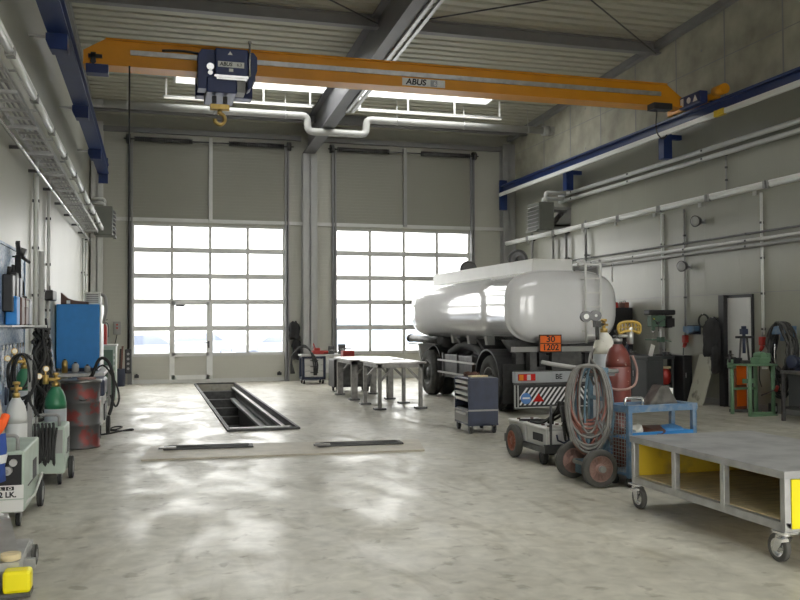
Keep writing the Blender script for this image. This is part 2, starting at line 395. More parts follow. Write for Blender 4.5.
# walls -------------------------------------------------------------
def wall_with_gates(name, y0, y1, m, lab, hz=GH):
    b = MB(); xs = [XL - 0.3] + [v for g in GATES for v in g] + [XR + 0.3]
    for i in range(0, len(xs), 2): b.box(xs[i], xs[i + 1], y0, y1, 0, hz)
    top = roofz(max(y0, y1)) + 0.05
    b.box(XL - 0.3, XR + 0.3, y0, y1, hz, top)
    return struct(b.build(name, m), lab, 'wall')
wall_with_gates('wall_back', YB, YB + 0.3, 'panel_back', 'pale grey panelled back wall around the two glazed gates')
wall_with_gates('wall_front', YF - 0.3, YF, 'panel_back', 'pale wall behind the viewer with two open gateways')
def side_wall(name, x0, x1, z0, z1, m, lab):
    poly = [(YF, z0), (YB, z0)]
    if z1 is None: poly += [(YB, roofz(YB) + 0.05), (YF, roofz(YF) + 0.05)]
    else: poly += [(YB, z1), (YF, z1)]
    return struct(MB().prism(poly, 'X', x0, x1).build(name, m), lab, 'wall')
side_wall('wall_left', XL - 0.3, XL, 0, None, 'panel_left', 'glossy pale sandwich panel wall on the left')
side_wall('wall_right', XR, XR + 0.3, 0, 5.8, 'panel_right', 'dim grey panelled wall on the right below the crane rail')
struct(MB().prism([(YF, 5.8), (YB, 5.8), (YB, roofz(YB) + 0.05), (YF, roofz(YF) + 0.05)], 'X', XR - 0.02, XR + 0.3).build('wall_right_upper', 'concrete'),
       'bare grey concrete wall strip above the right crane rail', 'wall')
b = MB()
for y in (8.0, 9.7, 11.35, 13.0, 14.65, 16.3, 17.95, 19.6, 21.25, 22.9): b.box(XR - 0.024, XR - 0.02, y - 0.018, y + 0.018, 5.8, roofz(y))
for z in (6.9,): b.box(XR - 0.024, XR - 0.02, YF, YB, z - 0.008, z + 0.008)
for y in (0.3, 5.3, 10.3, 15.4, 20.4):
    for z in (6.2, 7.25): b.cyl((XR - 0.023, y, z), (XR - 0.019, y, z), 0.03, seg=10)
struct(b.build('trim_1', 'purlin'), 'thin dark joints and tie holes in the concrete strip', 'joints')
b = MB(); b.box(XR - 0.01, XR, YF, YB, 2.2, 2.21)
struct(b.build('trim_2', 'purlin'), 'thin horizontal panel joint along the right wall', 'joint')
b = MB(); b.box(XL, XL + 0.02, YF, YB, 0, 0.18); struct(b.build('baseboard_left', 'midgrey'), 'grey base strip of the left wall', 'baseboard')
b = MB(); b.box(XR - 0.02, XR, YF, 13.92, 0, 0.12); b.box(XR - 0.02, XR, 14.8, YB, 0, 0.12)
struct(b.build('baseboard_right', 'midgrey'), 'grey base strip of the right wall', 'baseboard')

# ceiling: trapezoid deck, ribs across the hall, with a rooflight hole
SKYS = [(0.55, 8.8, 19.8, 22.15), (0.55, 8.8, 5.6, 8.0)]; SKY = SKYS[0]  # second strip is added out of view to light the foreground
def deck(b, x0, x1, ya, yb):
    per = 0.30; y = ya; prof = []
    while y < yb - 1e-6:
        for dy, dz in ((0, 0.12), (0.055, 0.12), (0.085, 0.0), (0.27, 0.0)):
            if y + dy < yb: prof.append((y + dy, dz))
        y += per
    prof.append((yb, prof[-1][1]))
    lo = [(p, roofz(p) + q) for p, q in prof]; vs = []; fs = []
    for p, q in lo: vs += [(x0, p, q), (x1, p, q)]
    for i in range(len(lo) - 1): fs.append((2 * i, 2 * i + 1, 2 * i + 3, 2 * i + 2))
    b.add(vs, fs)
    n = len(lo); hi = [(x0, lo[0][0], lo[0][1] + 0.25), (x1, lo[0][0], lo[0][1] + 0.25), (x1, lo[-1][0], lo[-1][1] + 0.25), (x0, lo[-1][0], lo[-1][1] + 0.25)]
    b.add(hi, [(0, 1, 2, 3)])
b = MB(); y0d, y1d = YF - 0.3, YB + 0.3
ys = [y0d] + [v for k in reversed(SKYS) for v in k[2:4]] + [y1d]
for i in range(0, len(ys), 2): deck(b, XL - 0.3, XR + 0.3, ys[i], ys[i + 1])
for k in SKYS: deck(b, XL - 0.3, k[0], k[2], k[3]); deck(b, k[1], XR + 0.3, k[2], k[3])
struct(b.build('ceiling', 'deck'), 'ribbed grey metal roof deck', 'ceiling')
for i, k in enumerate(SKYS):
    w = struct_empty('window_%d' % (i + 1), ('long white rooflight strip across the roof behind the yellow girder', 'added rooflight strip overhead, out of view, brightening the foreground')[i])
    b = MB(); q = [(k[0], k[2]), (k[1], k[2]), (k[1], k[3]), (k[0], k[3])]
    b.add([(x, y, roofz(y) + 0.03) for x, y in q], [(0, 1, 2, 3)]); b.build('pane', 'skypane', w)
    b = MB()
    for (x0, x1, ya, yb) in ((k[0] - 0.05, k[1] + 0.05, k[2] - 0.05, k[2]), (k[0] - 0.05, k[1] + 0.05, k[3], k[3] + 0.05), (k[0] - 0.05, k[0], k[2], k[3]), (k[1], k[1] + 0.05, k[2], k[3])):
        b.prism([(ya, roofz(ya) - 0.01), (yb, roofz(yb) - 0.01), (yb, roofz(yb) + 0.2), (ya, roofz(ya) + 0.2)], 'X', x0, x1)
    b.build('window_frame', 'white', w)

# steel structure ------------------------------------------------------
def ibeam_y(b, x, w, h, ya, yb, zf, tf=0.03, tw=0.02):
    """I-beam along Y; zf(y) = underside"""
    for (xa, xb, za, zb) in ((x - w / 2, x + w / 2, 0, tf), (x - tw / 2, x + tw / 2, tf, h - tf), (x - w / 2, x + w / 2, h - tf, h)):
        b.prism([(ya, zf(ya) + za), (yb, zf(yb) + za), (yb, zf(yb) + zb), (ya, zf(ya) + zb)], 'X', xa, xb)
b = MB(); ibeam_y(b, 4.42, 0.34, 0.86, YF, YB, lambda y: roofz(y) - 0.88, 0.04, 0.03)
struct(b.build('roof_beam', 'beam'), 'deep grey steel roof girder running from the viewer to the gates', 'roof beam')
b = MB()
for x in (4.52, 4.66): b.prism([(YF, roofz(YF) - 0.94), (20.6, roofz(20.6) - 0.94), (20.6, roofz(20.6) - 0.89), (YF, roofz(YF) - 0.89)], 'X', x, x + 0.07)
struct(b.build('trim_7', 'steel'), 'two galvanised channels under the roof girder', 'channel')
b = MB()
for y in (1.9, 4.9, 9.0, 12.9, 16.95, 24.1):
    z = roofz(y) - 0.26
    for (x0, x1) in ((XL, 4.4), (4.45, XR)):
        b.box(x0, x1, y - 0.09, y + 0.09, z, z + 0.02); b.box(x0, x1, y - 0.01, y + 0.01, z, z + 0.25); b.box(x0, x1, y - 0.09, y + 0.09, z + 0.235, z + 0.255)
struct(b.build('roof_purlins', 'purlin'), 'dark steel purlins across the hall under the deck', 'purlins')
b = MB()
for (p, q) in (((4.3, 16.6), (XL, 11.9)), ((4.6, 16.6), (XR, 11.9)), ((XR - 0.2, 16.8), (4.6, 11.9)), ((XL + 0.1, 16.8), (4.3, 11.9)), ((4.3, 6.9), (XL, 11.8)), ((4.6, 6.9), (XR, 11.8))):
    b.tube([(p[0], p[1], roofz(p[1]) - 0.3), (q[0], q[1], roofz(q[1]) - 0.3)], 0.016, 6)
struct(b.build('roof_bracing', 'darksteel'), 'thin diagonal bracing rods under the roof deck', 'bracing')
b = MB()
for s in (-1, 1): b.prism([(YF, roofz(YF) - 0.16), (YB, roofz(YB) - 0.16), (YB, roofz(YB) - 0.0), (YF, roofz(YF) - 0.0)], 'X', *((XR - 0.16, XR - 0.02) if s > 0 else (XL, XL + 0.14)))
struct(b.build('trim_3', 'purlin'), 'dark edge angles where the roof deck meets the side walls', 'edge trim')
def column(name, x, y, w, d, h, lab, m='lightgrey'):
    b = MB(); t = 0.03
    b.box(x - w / 2, x + w / 2, y - d / 2, y - d / 2 + t, 0, h); b.box(x - w / 2, x + w / 2, y + d / 2 - t, y + d / 2, 0, h); b.box(x - t / 2, x + t / 2, y - d / 2, y + d / 2, 0, h)
    struct(b.build(name, m), lab, 'column')
column('column_1', 4.42, YB - 0.16, 0.42, 0.32, roofz(YB) - 0.9, 'pale steel column between the two gates', 'colgrey')
column('column_2', XR - 0.22, YB - 0.16, 0.4, 0.32, roofz(YB) - 0.3, 'steel column in the corner beside the tanker', 'midgrey')
column('column_3', XL + 0.2, YB - 0.16, 0.3, 0.32, roofz(YB) - 0.3, 'steel column in the corner beside the left wall', 'lightgrey')
b = MB(); b.box(XL, XR, YB - 0.06, YB, GH + 0.06, GH + 0.16)
struct(b.build('trim_4', 'alu'), 'grey horizontal rail above both gates', 'rail')
b = MB()
for g in GATES: b.box(g[0] - 0.05, g[1] + 0.05, YB - 0.035, YB, GH + 0.16, 6.78)
struct(b.build('trim_5', 'clad'), 'finely ribbed grey cladding above both gates', 'cladding')
b = MB()
for x0, x1 in ((XL, 4.2), (4.65, XR - 0.4)): b.box(x0, x1, YB - 0.12, YB, 7.02, 7.16)
struct(b.build('trim_6', 'purlin'), 'dark steel rail across the back wall above the door springs', 'rail')

# sectional gates --------------------------------------------------------
def gate(name, gx0, gx1, lab, wicket):
    g = struct_empty(name, lab); yf, yb = YB + 0.06, YB + 0.10
    zb = [0.80, 1.54, 2.295, 3.02, 3.755, 4.45]
    ms = [gx0 + (gx1 - gx0) * i / 4 for i in range(5)]
    b = MB()
    for z in zb[1:5]: b.box(gx0, gx1, yf - 0.02, yb + 0.02, z - 0.072, z + 0.072)
    b.box(gx0, gx1, yf - 0.02, yb + 0.02, zb[0] - 0.05, zb[0] + 0.04); b.box(gx0, gx1, yf - 0.02, yb + 0.02, GH - 0.06, GH)
    for i, x in enumerate(ms):
        w = 0.05 if i in (0, 4) else 0.042
        b.box(x - (0 if i == 0 else w), x + (0 if i == 4 else w), yf - 0.015, yb + 0.015, 0.75, GH)
    b.build('gate_frame', 'alu', g)
    b = MB(); b.box(gx0, gx1, yf, yb, 0.10, 0.76); b.build('bottom_panel', 'gatepanel', g)
    b = MB(); b.box(gx0, gx1, yf - 0.03, yb, 0.0, 0.11); b.build('bottom_seal', 'alu', g)
    b = MB(); b.add([(gx0, YB + 0.085, 0.8), (gx1, YB + 0.085, 0.8), (gx1, YB + 0.085, GH), (gx0, YB + 0.085, GH)], [(0, 1, 2, 3)]); b.build('glazing', 'glass', g)
    for x in (gx0 - 0.06, gx1 + 0.06):
        b = MB(); b.box(x - 0.06, x - 0.02, YB - 0.14, YB, 0, 6.85); b.box(x + 0.02, x + 0.06, YB - 0.14, YB, 0, 6.85); b.box(x - 0.06, x + 0.06, YB - 0.03, YB, 0, 6.85)
        b.build('guide_track', 'purlin', g)
    xm = (gx0 + gx1) / 2
    b = MB(); b.cyl((gx0 - 0.25, YB - 0.14, 6.82), (gx1 + 0.25, YB - 0.14, 6.82), 0.02, seg=8); b.build('spring_shaft', 'darksteel', g)
    for (a, c) in ((gx0 + 0.05, gx0 + 1.6), (gx1 - 1.6, gx1 - 0.05)):
        b = MB(); b.cyl((a, YB - 0.14, 6.82), (c, YB - 0.14, 6.82), 0.065, seg=12)
        for k in range(26): b.ring((a + (c - a) * k / 25, YB - 0.14, 6.82), (1, 0, 0), 0.065, 0.012, 12, 4)
        b.build('torsion_spring', 'darksteel', g)
    for x in (gx0 - 0.12, gx1 + 0.12):
        b = MB(); b.cyl((x - 0.05, YB - 0.14, 6.82), (x + 0.05, YB - 0.14, 6.82), 0.11, seg=18); b.box(x - 0.06, x + 0.06, YB - 0.14, YB, 6.72, 6.95); b.build('cable_drum', 'darksteel', g)
    b = MB(); b.box(xm - 0.05, xm + 0.05, YB - 0.16, YB - 0.035, GH + 0.1, 6.95); b.build('centre_post', 'lightgrey' if wicket else 'midgrey', g)
    for x in (gx0 + 0.12, gx1 - 0.15):
        b = MB(); b.box(x - 0.06, x + 0.06, yf - 0.09, yf - 0.005, 0.17, 0.25); b.cyl((x, yf - 0.05, 0.2), (x, yf - 0.05, 0.28), 0.03, seg=10); b.build('corner_bracket', 'black', g)
    for z in zb:
        for x in (gx0 + 0.03, gx1 - 0.03):
            pass
    b = MB()
    for z in zb:
        for x in ms: b.box(x - 0.03, x + 0.03, yf - 0.035, yf - 0.02, z - 0.05, z + 0.05)
    b.build('hinge', 'alu', g)
    if wicket:
        d = struct_empty('door_3', 'pale framed wicket door set in the gate')
        x0, x1 = ms[1] - 0.0, ms[2] - 0.02; y0 = yf - 0.05; y1 = yf - 0.02
        b = MB(); b.box(x0 - 0.06, x0 + 0.08, y0, y1, 0.10, 2.29); b.box(x1 - 0.08, x1 + 0.09, y0, y1, 0.10, 2.29); b.box(x0, x1, y0, y1, 2.2, 2.32); b.box(x0, x1, y0, y1, 0.75, 0.85); b.box(x0, x1, y0, y1, 0.10, 0.22)
        b.build('door_frame', 'white', d)
        b = MB(); b.box(x0 + 0.08, x1 - 0.08, y0 + 0.01, y1, 0.22, 0.75); b.build('door_panel', 'gatepanel', d)
        b = MB(); b.box(x1 - 0.04, x1 + 0.0, y0 - 0.015, y0, 0.98, 1.18); b.bar((x1 - 0.02, y0 - 0.05, 1.13), (x1 - 0.17, y0 - 0.05, 1.13), 0.022, 0.022); b.cyl((x1 - 0.02, y0, 1.13), (x1 - 0.02, y0 - 0.06, 1.13), 0.014, seg=8)
        b.build('door_handle', 'black', d)
        b = MB(); b.box(x0 + 0.1, x0 + 0.36, y0 - 0.05, y0, 2.16, 2.21); b.build('door_closer', 'black', d)
gate('door_1', *GATES[0], 'glazed sectional gate behind the pit with a wicket door', True)
gate('door_2', *GATES[1], 'glazed sectional gate behind the tanker', False)

# personnel door in the right wall
d = struct_empty('door_4', 'grey door in a dark frame in the right wall')
dy0, dy1 = 13.92, 14.8
b = MB(); b.box(XR - 0.14, XR + 0.0, dy1 - 0.16, dy1, 0, 2.18); b.box(XR - 0.03, XR, dy0, dy0 + 0.05, 0, 2.18); b.box(XR - 0.04, XR, dy0, dy1, 2.12, 2.18)
b.build('door_frame', 'black', d)
b = MB(); b.box(XR - 0.05, XR - 0.005, dy0 + 0.05, dy1 - 0.16, 0.01, 2.12); b.build('door_leaf', 'lightgrey', d)
b = MB(); b.cyl((XR - 0.05, dy1 - 0.24, 1.02), (XR - 0.12, dy1 - 0.24, 1.02), 0.014, seg=8); b.bar((XR - 0.11, dy1 - 0.24, 1.02), (XR - 0.11, dy1 - 0.40, 1.02), 0.025, 0.02); b.box(XR - 0.06, XR - 0.05, dy1 - 0.27, dy1 - 0.21, 0.9, 1.1)
b.build('door_handle', 'black', d)

# outside: yard, bank, parked cars seen bleached through the panes
b = MB(); b.add([(-90, YB + 0.3, -0.06), (90, YB + 0.3, -0.06), (90, 160, -0.06), (-90, 160, -0.06)], [(0, 1, 2, 3)]); struct(b.build('ground_yard', 'asphalt'), 'bleached yard outside the gates', 'ground')
b = MB(); b.add([(-60, YF - 0.3, -0.06), (60, YF - 0.3, -0.06), (60, -60, -0.06), (-60, -60, -0.06)], [(0, 3, 2, 1)]); struct(b.build('ground_forecourt', 'asphalt'), 'paved forecourt outside the front gateways', 'ground')
b = MB(); rr = random.Random(3)
xs = [9 + 2 * i for i in range(30)]
lo = [(x, 66, -0.06) for x in xs]; hi = [(x, 72, 1.5 + rr.random() * 1.0) for x in xs]; n = len(xs)
b.add(lo + hi, [(i, i + 1, n + i + 1, n + i) for i in range(n - 1)], True); struct(b.build('bank', 'bluehill'), 'pale blue field bank beyond the yard', 'hill')
def car(x, y, rz, lab, m):
    t = thing('parked_car', lab, 'car', (x, y, -0.06), rz, 'cars parked in the yard')
    b = MB()
    body = [(-2.1, 0.35), (-2.15, 0.7), (-1.9, 0.85), (-1.2, 0.93), (-0.55, 1.38), (0.75, 1.42), (1.5, 0.98), (2.05, 0.9), (2.15, 0.6), (2.1, 0.35)]
    b.prism(body, 'Y', -0.82, 0.82); b.build('body', m, t, 0.06)
    b = MB(); b.prism([(-1.0, 0.97), (-0.52, 1.31), (0.66, 1.34), (1.2, 0.99)], 'Y', -0.83, 0.83); b.build('side_window', 'carglass', t)
    b = MB()
    for x0 in (-0.1, 1.2, -1.15): b.box(x0, x0 + 0.03, -0.828, 0.828, 0.45, 0.92)
    b.box(-2.0, 2.0, -0.828, 0.828, 0.60, 0.63); b.box(-2.17, -2.05, -0.7, 0.7, 0.62, 0.74); b.build('door_line', 'carglass', t)
    for (wx, wy) in ((-1.3, -0.78), (1.3, -0.78), (-1.3, 0.78), (1.3, 0.78)):
        b = MB(); b.ring((wx, wy, 0.34), (0, 1, 0), 0.30, 0.07, 20, 8); wo = b.build('wheel', 'cartyre', t)
        b = MB(); b.cyl((wx, wy - 0.05, 0.34), (wx, wy + 0.05, 0.34), 0.25, seg=18); b.build('hub', 'carsilver', wo)
car(-0.6, 33.5, 0.1, 'parked car seen through lower panes of gate with wicket, beside the wall', 'carsilver')
car(1.9, 40, 0.0, 'parked car seen through the wicket door pane', 'carsilver')
car(5.0, 36, 0.2, 'parked car seen through lower panes beyond the wicket door', 'carsilver')

# ================================================================ CRANE, RAILS, OVERHEAD SERVICES
RZ = 5.93
def crane_rail(x, wall, lab, ys):
    t = thing('crane_rail', lab, 'crane rail', (x, 0, RZ - 0.28), 0, 'crane runway rails')
    e = 24.9 if wall > 0 else 24.2; b = MB(); ibeam_y(b, 0, 0.2 if wall > 0 else 0.28, 0.24, YF, e, lambda y: 0, 0.03, 0.03)
    b.box(-0.03, 0.03, YF, e, 0.24, 0.28); b.build('rail_beam', 'blue', t)
    for y in ys:
        b = MB(); xe = wall - x
        if xe > 0: b.box(-0.03, 0.17, y - 0.10, y + 0.10, -0.52, 0.0); b.box(0.0, xe - 0.005, y - 0.05, y + 0.05, -0.10, 0.0)
        else: b.prism([(-0.16, 0.0), (0.12, 0.0), (0.12, -0.22), (-0.10, -0.22), (-0.16, -0.1)], 'Y', y - 0.14, y + 0.14); ab = MB(); ab.box(xe + 0.005, -0.14, y - 0.03, y + 0.03, -0.03, 0.0); ab.build('wall_arm', 'lightgrey', t)
        b.build('bracket', 'blue', t)
    b = MB()
    b.box(-0.12, 0.12, e, e + 0.08, -0.5 if wall > 0 else -0.25, 0.42); b.build('end_stop', 'blue', t)
    return t
r1 = crane_rail(10.45, XR, 'blue crane rail along the wall behind the tanker and workbenches', (1.0, 6.0, 11.0, 16.2, 20.7))
b = MB(); b.box(-0.16, -0.10, YF, 24.9, -0.09, 0.01); b.build('conductor_bar', 'lampglass', r1)
b = MB(); b.box(-0.17, -0.09, 13.9, 14.2, -0.10, 0.02); b.build('conductor_joint', 'dirtyyellow', r1)
crane_rail(-1.25, XL, 'blue crane rail along the wall above the pegboard and blue cabinet', (4.7, 8.75, 12.8, 16.9, 21.0))

GY = 15.2
t = thing('bridge_crane', 'yellow overhead crane girder spanning the hall on blue rails', 'crane', (0, GY, RZ))
b = MB()
prof = [(-1.1, 0.02), (10.2, 0.02), (10.2, 0.20), (9.85, 0.455), (-0.76, 0.455), (-1.1, 0.25)]
b.prism(prof, 'Y', -0.12, 0.12)
b.build('girder', 'yellow', t)
b = MB(); b.box(-1.1, 10.2, -0.2, 0.2, 0.0, 0.03); b.box(-0.75, 9.83, -0.17, 0.17, 0.44, 0.465); b.build('flange', 'yellow', t)
b = MB(); b.box(-0.36, 9.7, -0.15, -0.12, 0.215, 0.295); b.build('conductor_strip', 'steel', t)
for k in range(1):
    b = MB(); b.tube([(0.15, -0.17, 0.32), (0.5, -0.17, 0.34), (0.9, -0.17, 0.30), (1.1, -0.16, 0.28)], 0.02, 6, smooth=4); b.build('loose_cable', 'black', t)
b = MB(); b.box(4.36, 5.18, -0.128, -0.12, 0.05, 0.19); b.build('name_plate', 'lampglass', t)
lettering('lettering', 'ABUS', 0.15, 'ink', t, (4.62, -0.131, 0.12), FACE_NEG_Y, sx=1.05, shear=0.15, offset=0.004)
b = MB(); b.box(4.90, 5.03, -0.131, -0.128, 0.06, 0.18); b.build('plate_patch', 'plate', t)
lettering('lettering', '6,3t', 0.12, 'whitevinyl', t, (5.05, -0.134, 0.115), FACE_NEG_Y)
for (x, lbl) in ((10.45, 0), (-1.25, 1)):
    b = MB(); b.box(x - 0.07, x + 0.07, -0.9, 0.7, 0.02, 0.15); b.build('end_carriage', 'yellow', t, 0.015)
    for y in (-0.7, 0.5):
        b = MB(); b.cyl((x - 0.05, y, 0.085), (x + 0.05, y, 0.085), 0.08, seg=16); b.build('wheel', 'darksteel', t)
b = MB(); b.box(10.14, 10.32, -0.78, -0.08, -0.04, 0.20); b.build('drive_motor', 'hoistblue', t, 0.02)
b = MB(); b.cyl((10.14, -0.42, 0.08), (10.13, -0.42, 0.08), 0.06, seg=16)
b.build('motor_label', 'whitevinyl', t)
MB().box(10.13, 10.14, -0.24, -0.15, 0.0, 0.16).build('motor_label', 'whitevinyl', t)
MB().prism([(-0.70, 0.02), (-0.56, 0.02), (-0.63, 0.14)], 'X', 10.13, 10.14).build('motor_label', 'whitevinyl', t)
b = MB(); b.cyl((10.40, -0.9, 0.14), (10.40, -1.2, 0.14), 0.10, seg=16); b.build('buffer', 'yellow', t)
b = MB(); b.box(9.35, 9.75, -0.45, -0.2, -0.13, -0.01); b.tube([(9.5, -0.3, -0.12), (9.48, -0.3, -0.5), (9.6, -0.3, -0.68), (9.72, -0.3, -0.6)], 0.015, 6, smooth=4); b.build('limit_switch', 'black', t)
b = MB(); b.box(-1.05, -0.70, -0.28, -0.05, -0.16, -0.01); b.build('junction_box', 'hoistblue', t, 0.01)
b = MB(); b.box(-0.98, -0.90, -0.2, -0.12, 0.03, 0.2); b.box(-1.02, -0.8, -0.2, -0.14, 0.12, 0.17); b.cyl((-0.94, -0.21, 0.05), (-0.94, -0.12, 0.05), 0.045, seg=10); b.build('cable_trolley', 'black', t)

t = thing('crane_hoist', 'dark blue hoist with brass hook riding on the yellow crane girder', 'hoist', (1.22, GY, RZ))
b = MB(); b.box(-0.22, 0.32, -0.62, -0.22, -0.16, 0.31); b.build('gear_housing', 'hoistblue', t, 0.02)
MB().prism([(-0.5, -0.36), (-0.22, -0.36), (-0.22, 0.30), (-0.44, 0.30), (-0.5, 0.2), (-0.5, -0.2)], 'Y', -0.52, -0.21).build('side_plate', 'hoistblue', t, 0.01)
MB().prism([(0.32, -0.34), (0.38, -0.30), (0.48, 0.0), (0.48, 0.22), (0.42, 0.30), (0.32, 0.30)], 'Y', -0.52, -0.21).build('side_plate', 'hoistblue', t, 0.01)
b = MB(); b.box(-0.36, 0.14, -0.55, 0.35, -0.42, -0.16); b.build('rope_drum_housing', 'hoistblue', t, 0.02)
b = MB(); b.box(0.14, 0.28, -0.56, -0.22, -0.40, -0.16); b.build('rope_guard', 'midgrey', t, 0.01)
b = MB(); b.box(-0.5, 0.48, 0.2, 0.5, -0.3, 0.3); b.build('counter_box', 'hoistblue', t, 0.02)
b = MB(); b.box(-0.5, 0.48, -0.22, 0.2, -0.10, -0.03); b.build('trolley_frame', 'darksteel', t)
b = MB(); b.box(-0.24, 0.32, -0.66, -0.60, -0.19, -0.15); b.box(-0.2, 0.30, -0.64, -0.55, -0.22, -0.19); b.build('lower_rim', 'chrome', t)
b = MB(); b.cyl((0.345, -0.6, -0.14), (0.345, -0.6, 0.42), 0.018, seg=8); b.cyl((0.345, -0.6, 0.42), (0.345, -0.6, 0.46), 0.03, seg=8); b.build('guide_rod', 'chrome', t)
b = MB(); b.cyl((-0.3, -0.53, 0.0), (-0.3, -0.57, 0.0), 0.06, seg=14); b.cyl((-0.3, -0.53, -0.1), (-0.3, -0.57, -0.1), 0.04, seg=12); b.build('drum_cap', 'chrome', t)
b = MB(); b.box(-0.18, 0.25, -0.626, -0.62, -0.01, 0.085); b.box(0.0, 0.07, -0.626, -0.62, -0.08, -0.03); b.prism([(-0.02, 0.20), (0.06, 0.20), (0.02, 0.26)], 'Y', -0.626, -0.62)
b.build('name_plate', 'lampglass', t)
lettering('lettering', 'ABUS', 0.085, 'ink', t, (-0.05, -0.628, 0.037), FACE_NEG_Y, sx=1.0, shear=0.15, offset=0.002)
lettering('lettering', '6,3', 0.07, 'ink', t, (0.17, -0.628, 0.037), FACE_NEG_Y)
b = MB()
for x in (-0.22, -0.04):
    for dy in (-0.36, -0.30): b.cyl((x, dy, -0.42), (x, dy, -0.58), 0.008, seg=6)
b.build('wire_rope', 'darksteel', t)
b = MB()
for x in (-0.22, -0.04): b.box(x - 0.035, x + 0.035, -0.38, -0.28, -0.56, -0.44)
b.build('sheave_guard', 'black', t)
b = MB(); b.box(-0.28, 0.02, -0.40, -0.26, -0.66, -0.58); b.cyl((-0.29, -0.33, -0.62), (0.03, -0.33, -0.62), 0.055, seg=12)
b.cyl((-0.13, -0.33, -0.66), (-0.13, -0.33, -0.74), 0.04, seg=10)
b.tube([(-0.13, -0.33, -0.72), (-0.06, -0.33, -0.76), (-0.05, -0.33, -0.85), (-0.12, -0.33, -0.91), (-0.2, -0.33, -0.87), (-0.2, -0.33, -0.82)], 0.035, 8, smooth=4)
b.build('hook_block', 'brass', t)

t = thing('crane_pendant', 'black crane control hanging on a long cable beside the gate', 'crane control', (-0.37, 15.0, 0))
b = MB(); b.cyl((0, 0, 1.25), (0, 0, 5.94), 0.014, seg=6); b.build('pendant_cable', 'black', t)
b = MB(); b.box(-0.05, 0.05, -0.05, 0.05, 0.85, 1.25); b.build('control_box', 'black', t, 0.015)
b = MB()
for k in range(4): b.cyl((0, -0.05, 0.93 + 0.08 * k), (0, -0.065, 0.93 + 0.08 * k), 0.022, seg=10)
b.build('push_button', 'midgrey', t)

# duct with a U-bend under the roof girder
t = thing('heating_duct', 'thick pale pipe across the hall dipping under the roof girder', 'pipe', (0, 22.3, 0))
def elbow_path(pts, r=0.16):
    out = [Vector(pts[0])]
    for i in range(1, len(pts) - 1):
        p, a, c = Vector(pts[i]), Vector(pts[i - 1]), Vector(pts[i + 1])
        u, v = (a - p).normalized(), (c - p).normalized()
        for k in range(7):
            s = k / 6; out.append(p + u * r * (1 - s) ** 2 + v * r * s ** 2)
    out.append(Vector(pts[-1])); return out
b = MB(); b.tube(elbow_path([(-1.2, 0, 7.06), (3.88, 0, 7.06), (3.88, 0, 6.66), (5.45, 0, 6.66), (5.45, 0, 7.06), (10.6, 0, 7.06)]), 0.095, 14); b.build('pipe_run', 'ductgrey', t)
b = MB()
for x in (-0.6, 1.5, 3.3, 6.3, 8.2, 10.1): b.cyl((x, 0, 7.06), (x, 0, 7.62), 0.012, seg=6); b.cyl((x - 0.02, 0, 7.06), (x + 0.02, 0, 7.06), 0.105, seg=14)
b.build('hanger', 'steel', t)
b = MB(); b.cyl((10.55, 0, 7.06), (10.75, 0, 7.06), 0.14, seg=16); b.box(10.7, XR - 0.02, -0.1, 0.1, 6.96, 7.16); b.build('end_flange', 'steel', t)
b = MB(); b.box(XL, -1.15, -0.1, 0.1, 6.98, 7.14); b.build('wall_bracket', 'steel', t)

def batten(x0, x1, lab):
    t = thing('ceiling_light', lab, 'ceiling light', (x0, 21.85, 7.17), 0, 'hanging light strips below the rooflight')
    w = x1 - x0
    b = MB(); b.box(0, w, -0.03, 0.03, 0.035, 0.075); b.build('channel', 'steel', t)
    b = MB(); b.cyl((0.03, 0, 0.018), (w - 0.03, 0, 0.018), 0.02, seg=10); b.build('tube', 'lamp', t)
    for k in range(4):
        b = MB(); xx = 0.08 + (w - 0.16) * k / 3; b.box(xx - 0.02, xx + 0.02, -0.015, 0.015, 0.075, roofz(21.85) + 0.02 - 7.17); b.build('suspension_bar', 'white', t)
batten(0.24, 3.95, 'hanging white light strip between the left wall and roof girder')
batten(5.1, 9.15, 'hanging white light strip between roof girder and concrete wall')

# light rows on both long walls
ordn = ['first', 'second', 'third', 'fourth', 'fifth', 'sixth', 'seventh', 'eighth', 'ninth', 'tenth', 'eleventh']
def strip_light(x, y0, wall, lab, grp, L=1.64, q=1.0):
    t = thing('strip_light', lab, 'wall light', (x, y0, 4.08), 0, grp); s = 1 if wall > x else -1
    b = MB(); b.box(-0.05 * q, 0.05 * q, 0, L, 0.03 * q, 0.075 * q); b.build('housing', 'white', t, 0.008)
    b = MB(); b.cyl((0, 0.05, 0.0), (0, L - 0.05, 0.0), 0.05 * q, seg=12); b.build('cover', 'lampglass', t)
    for y in (0.02, L - 0.02): MB().box(-0.055 * q, 0.055 * q, y - 0.025, y + 0.025, -0.055 * q, 0.08 * q).build('end_cap', 'midgrey', t)
    b = MB(); b.box(0, wall - x - s * 0.004, L * 0.5 - 0.025, L * 0.5 + 0.025, 0.075 * q, 0.075 * q + 0.02); b.box(wall - x - s * 0.004, wall - x - s * 0.02, L * 0.5 - 0.05, L * 0.5 + 0.05, -0.05, 0.12); b.build('arm', 'steel', t)
for i in range(8):
    strip_light(10.5, 24.92 - 1.70 * (i + 1), XR, f'{ordn[i]} strip light from the gate in the row on the wall behind the tanker', 'strip lights above the tanker and benches')
for i in range(10):
    strip_light(-1.22, 23.3 - 1.66 * (i + 1), XL, f'{ordn[i]} strip light from the gate in the row above the pegboard wall', 'strip lights on the pegboard wall', 1.62, 0.72)

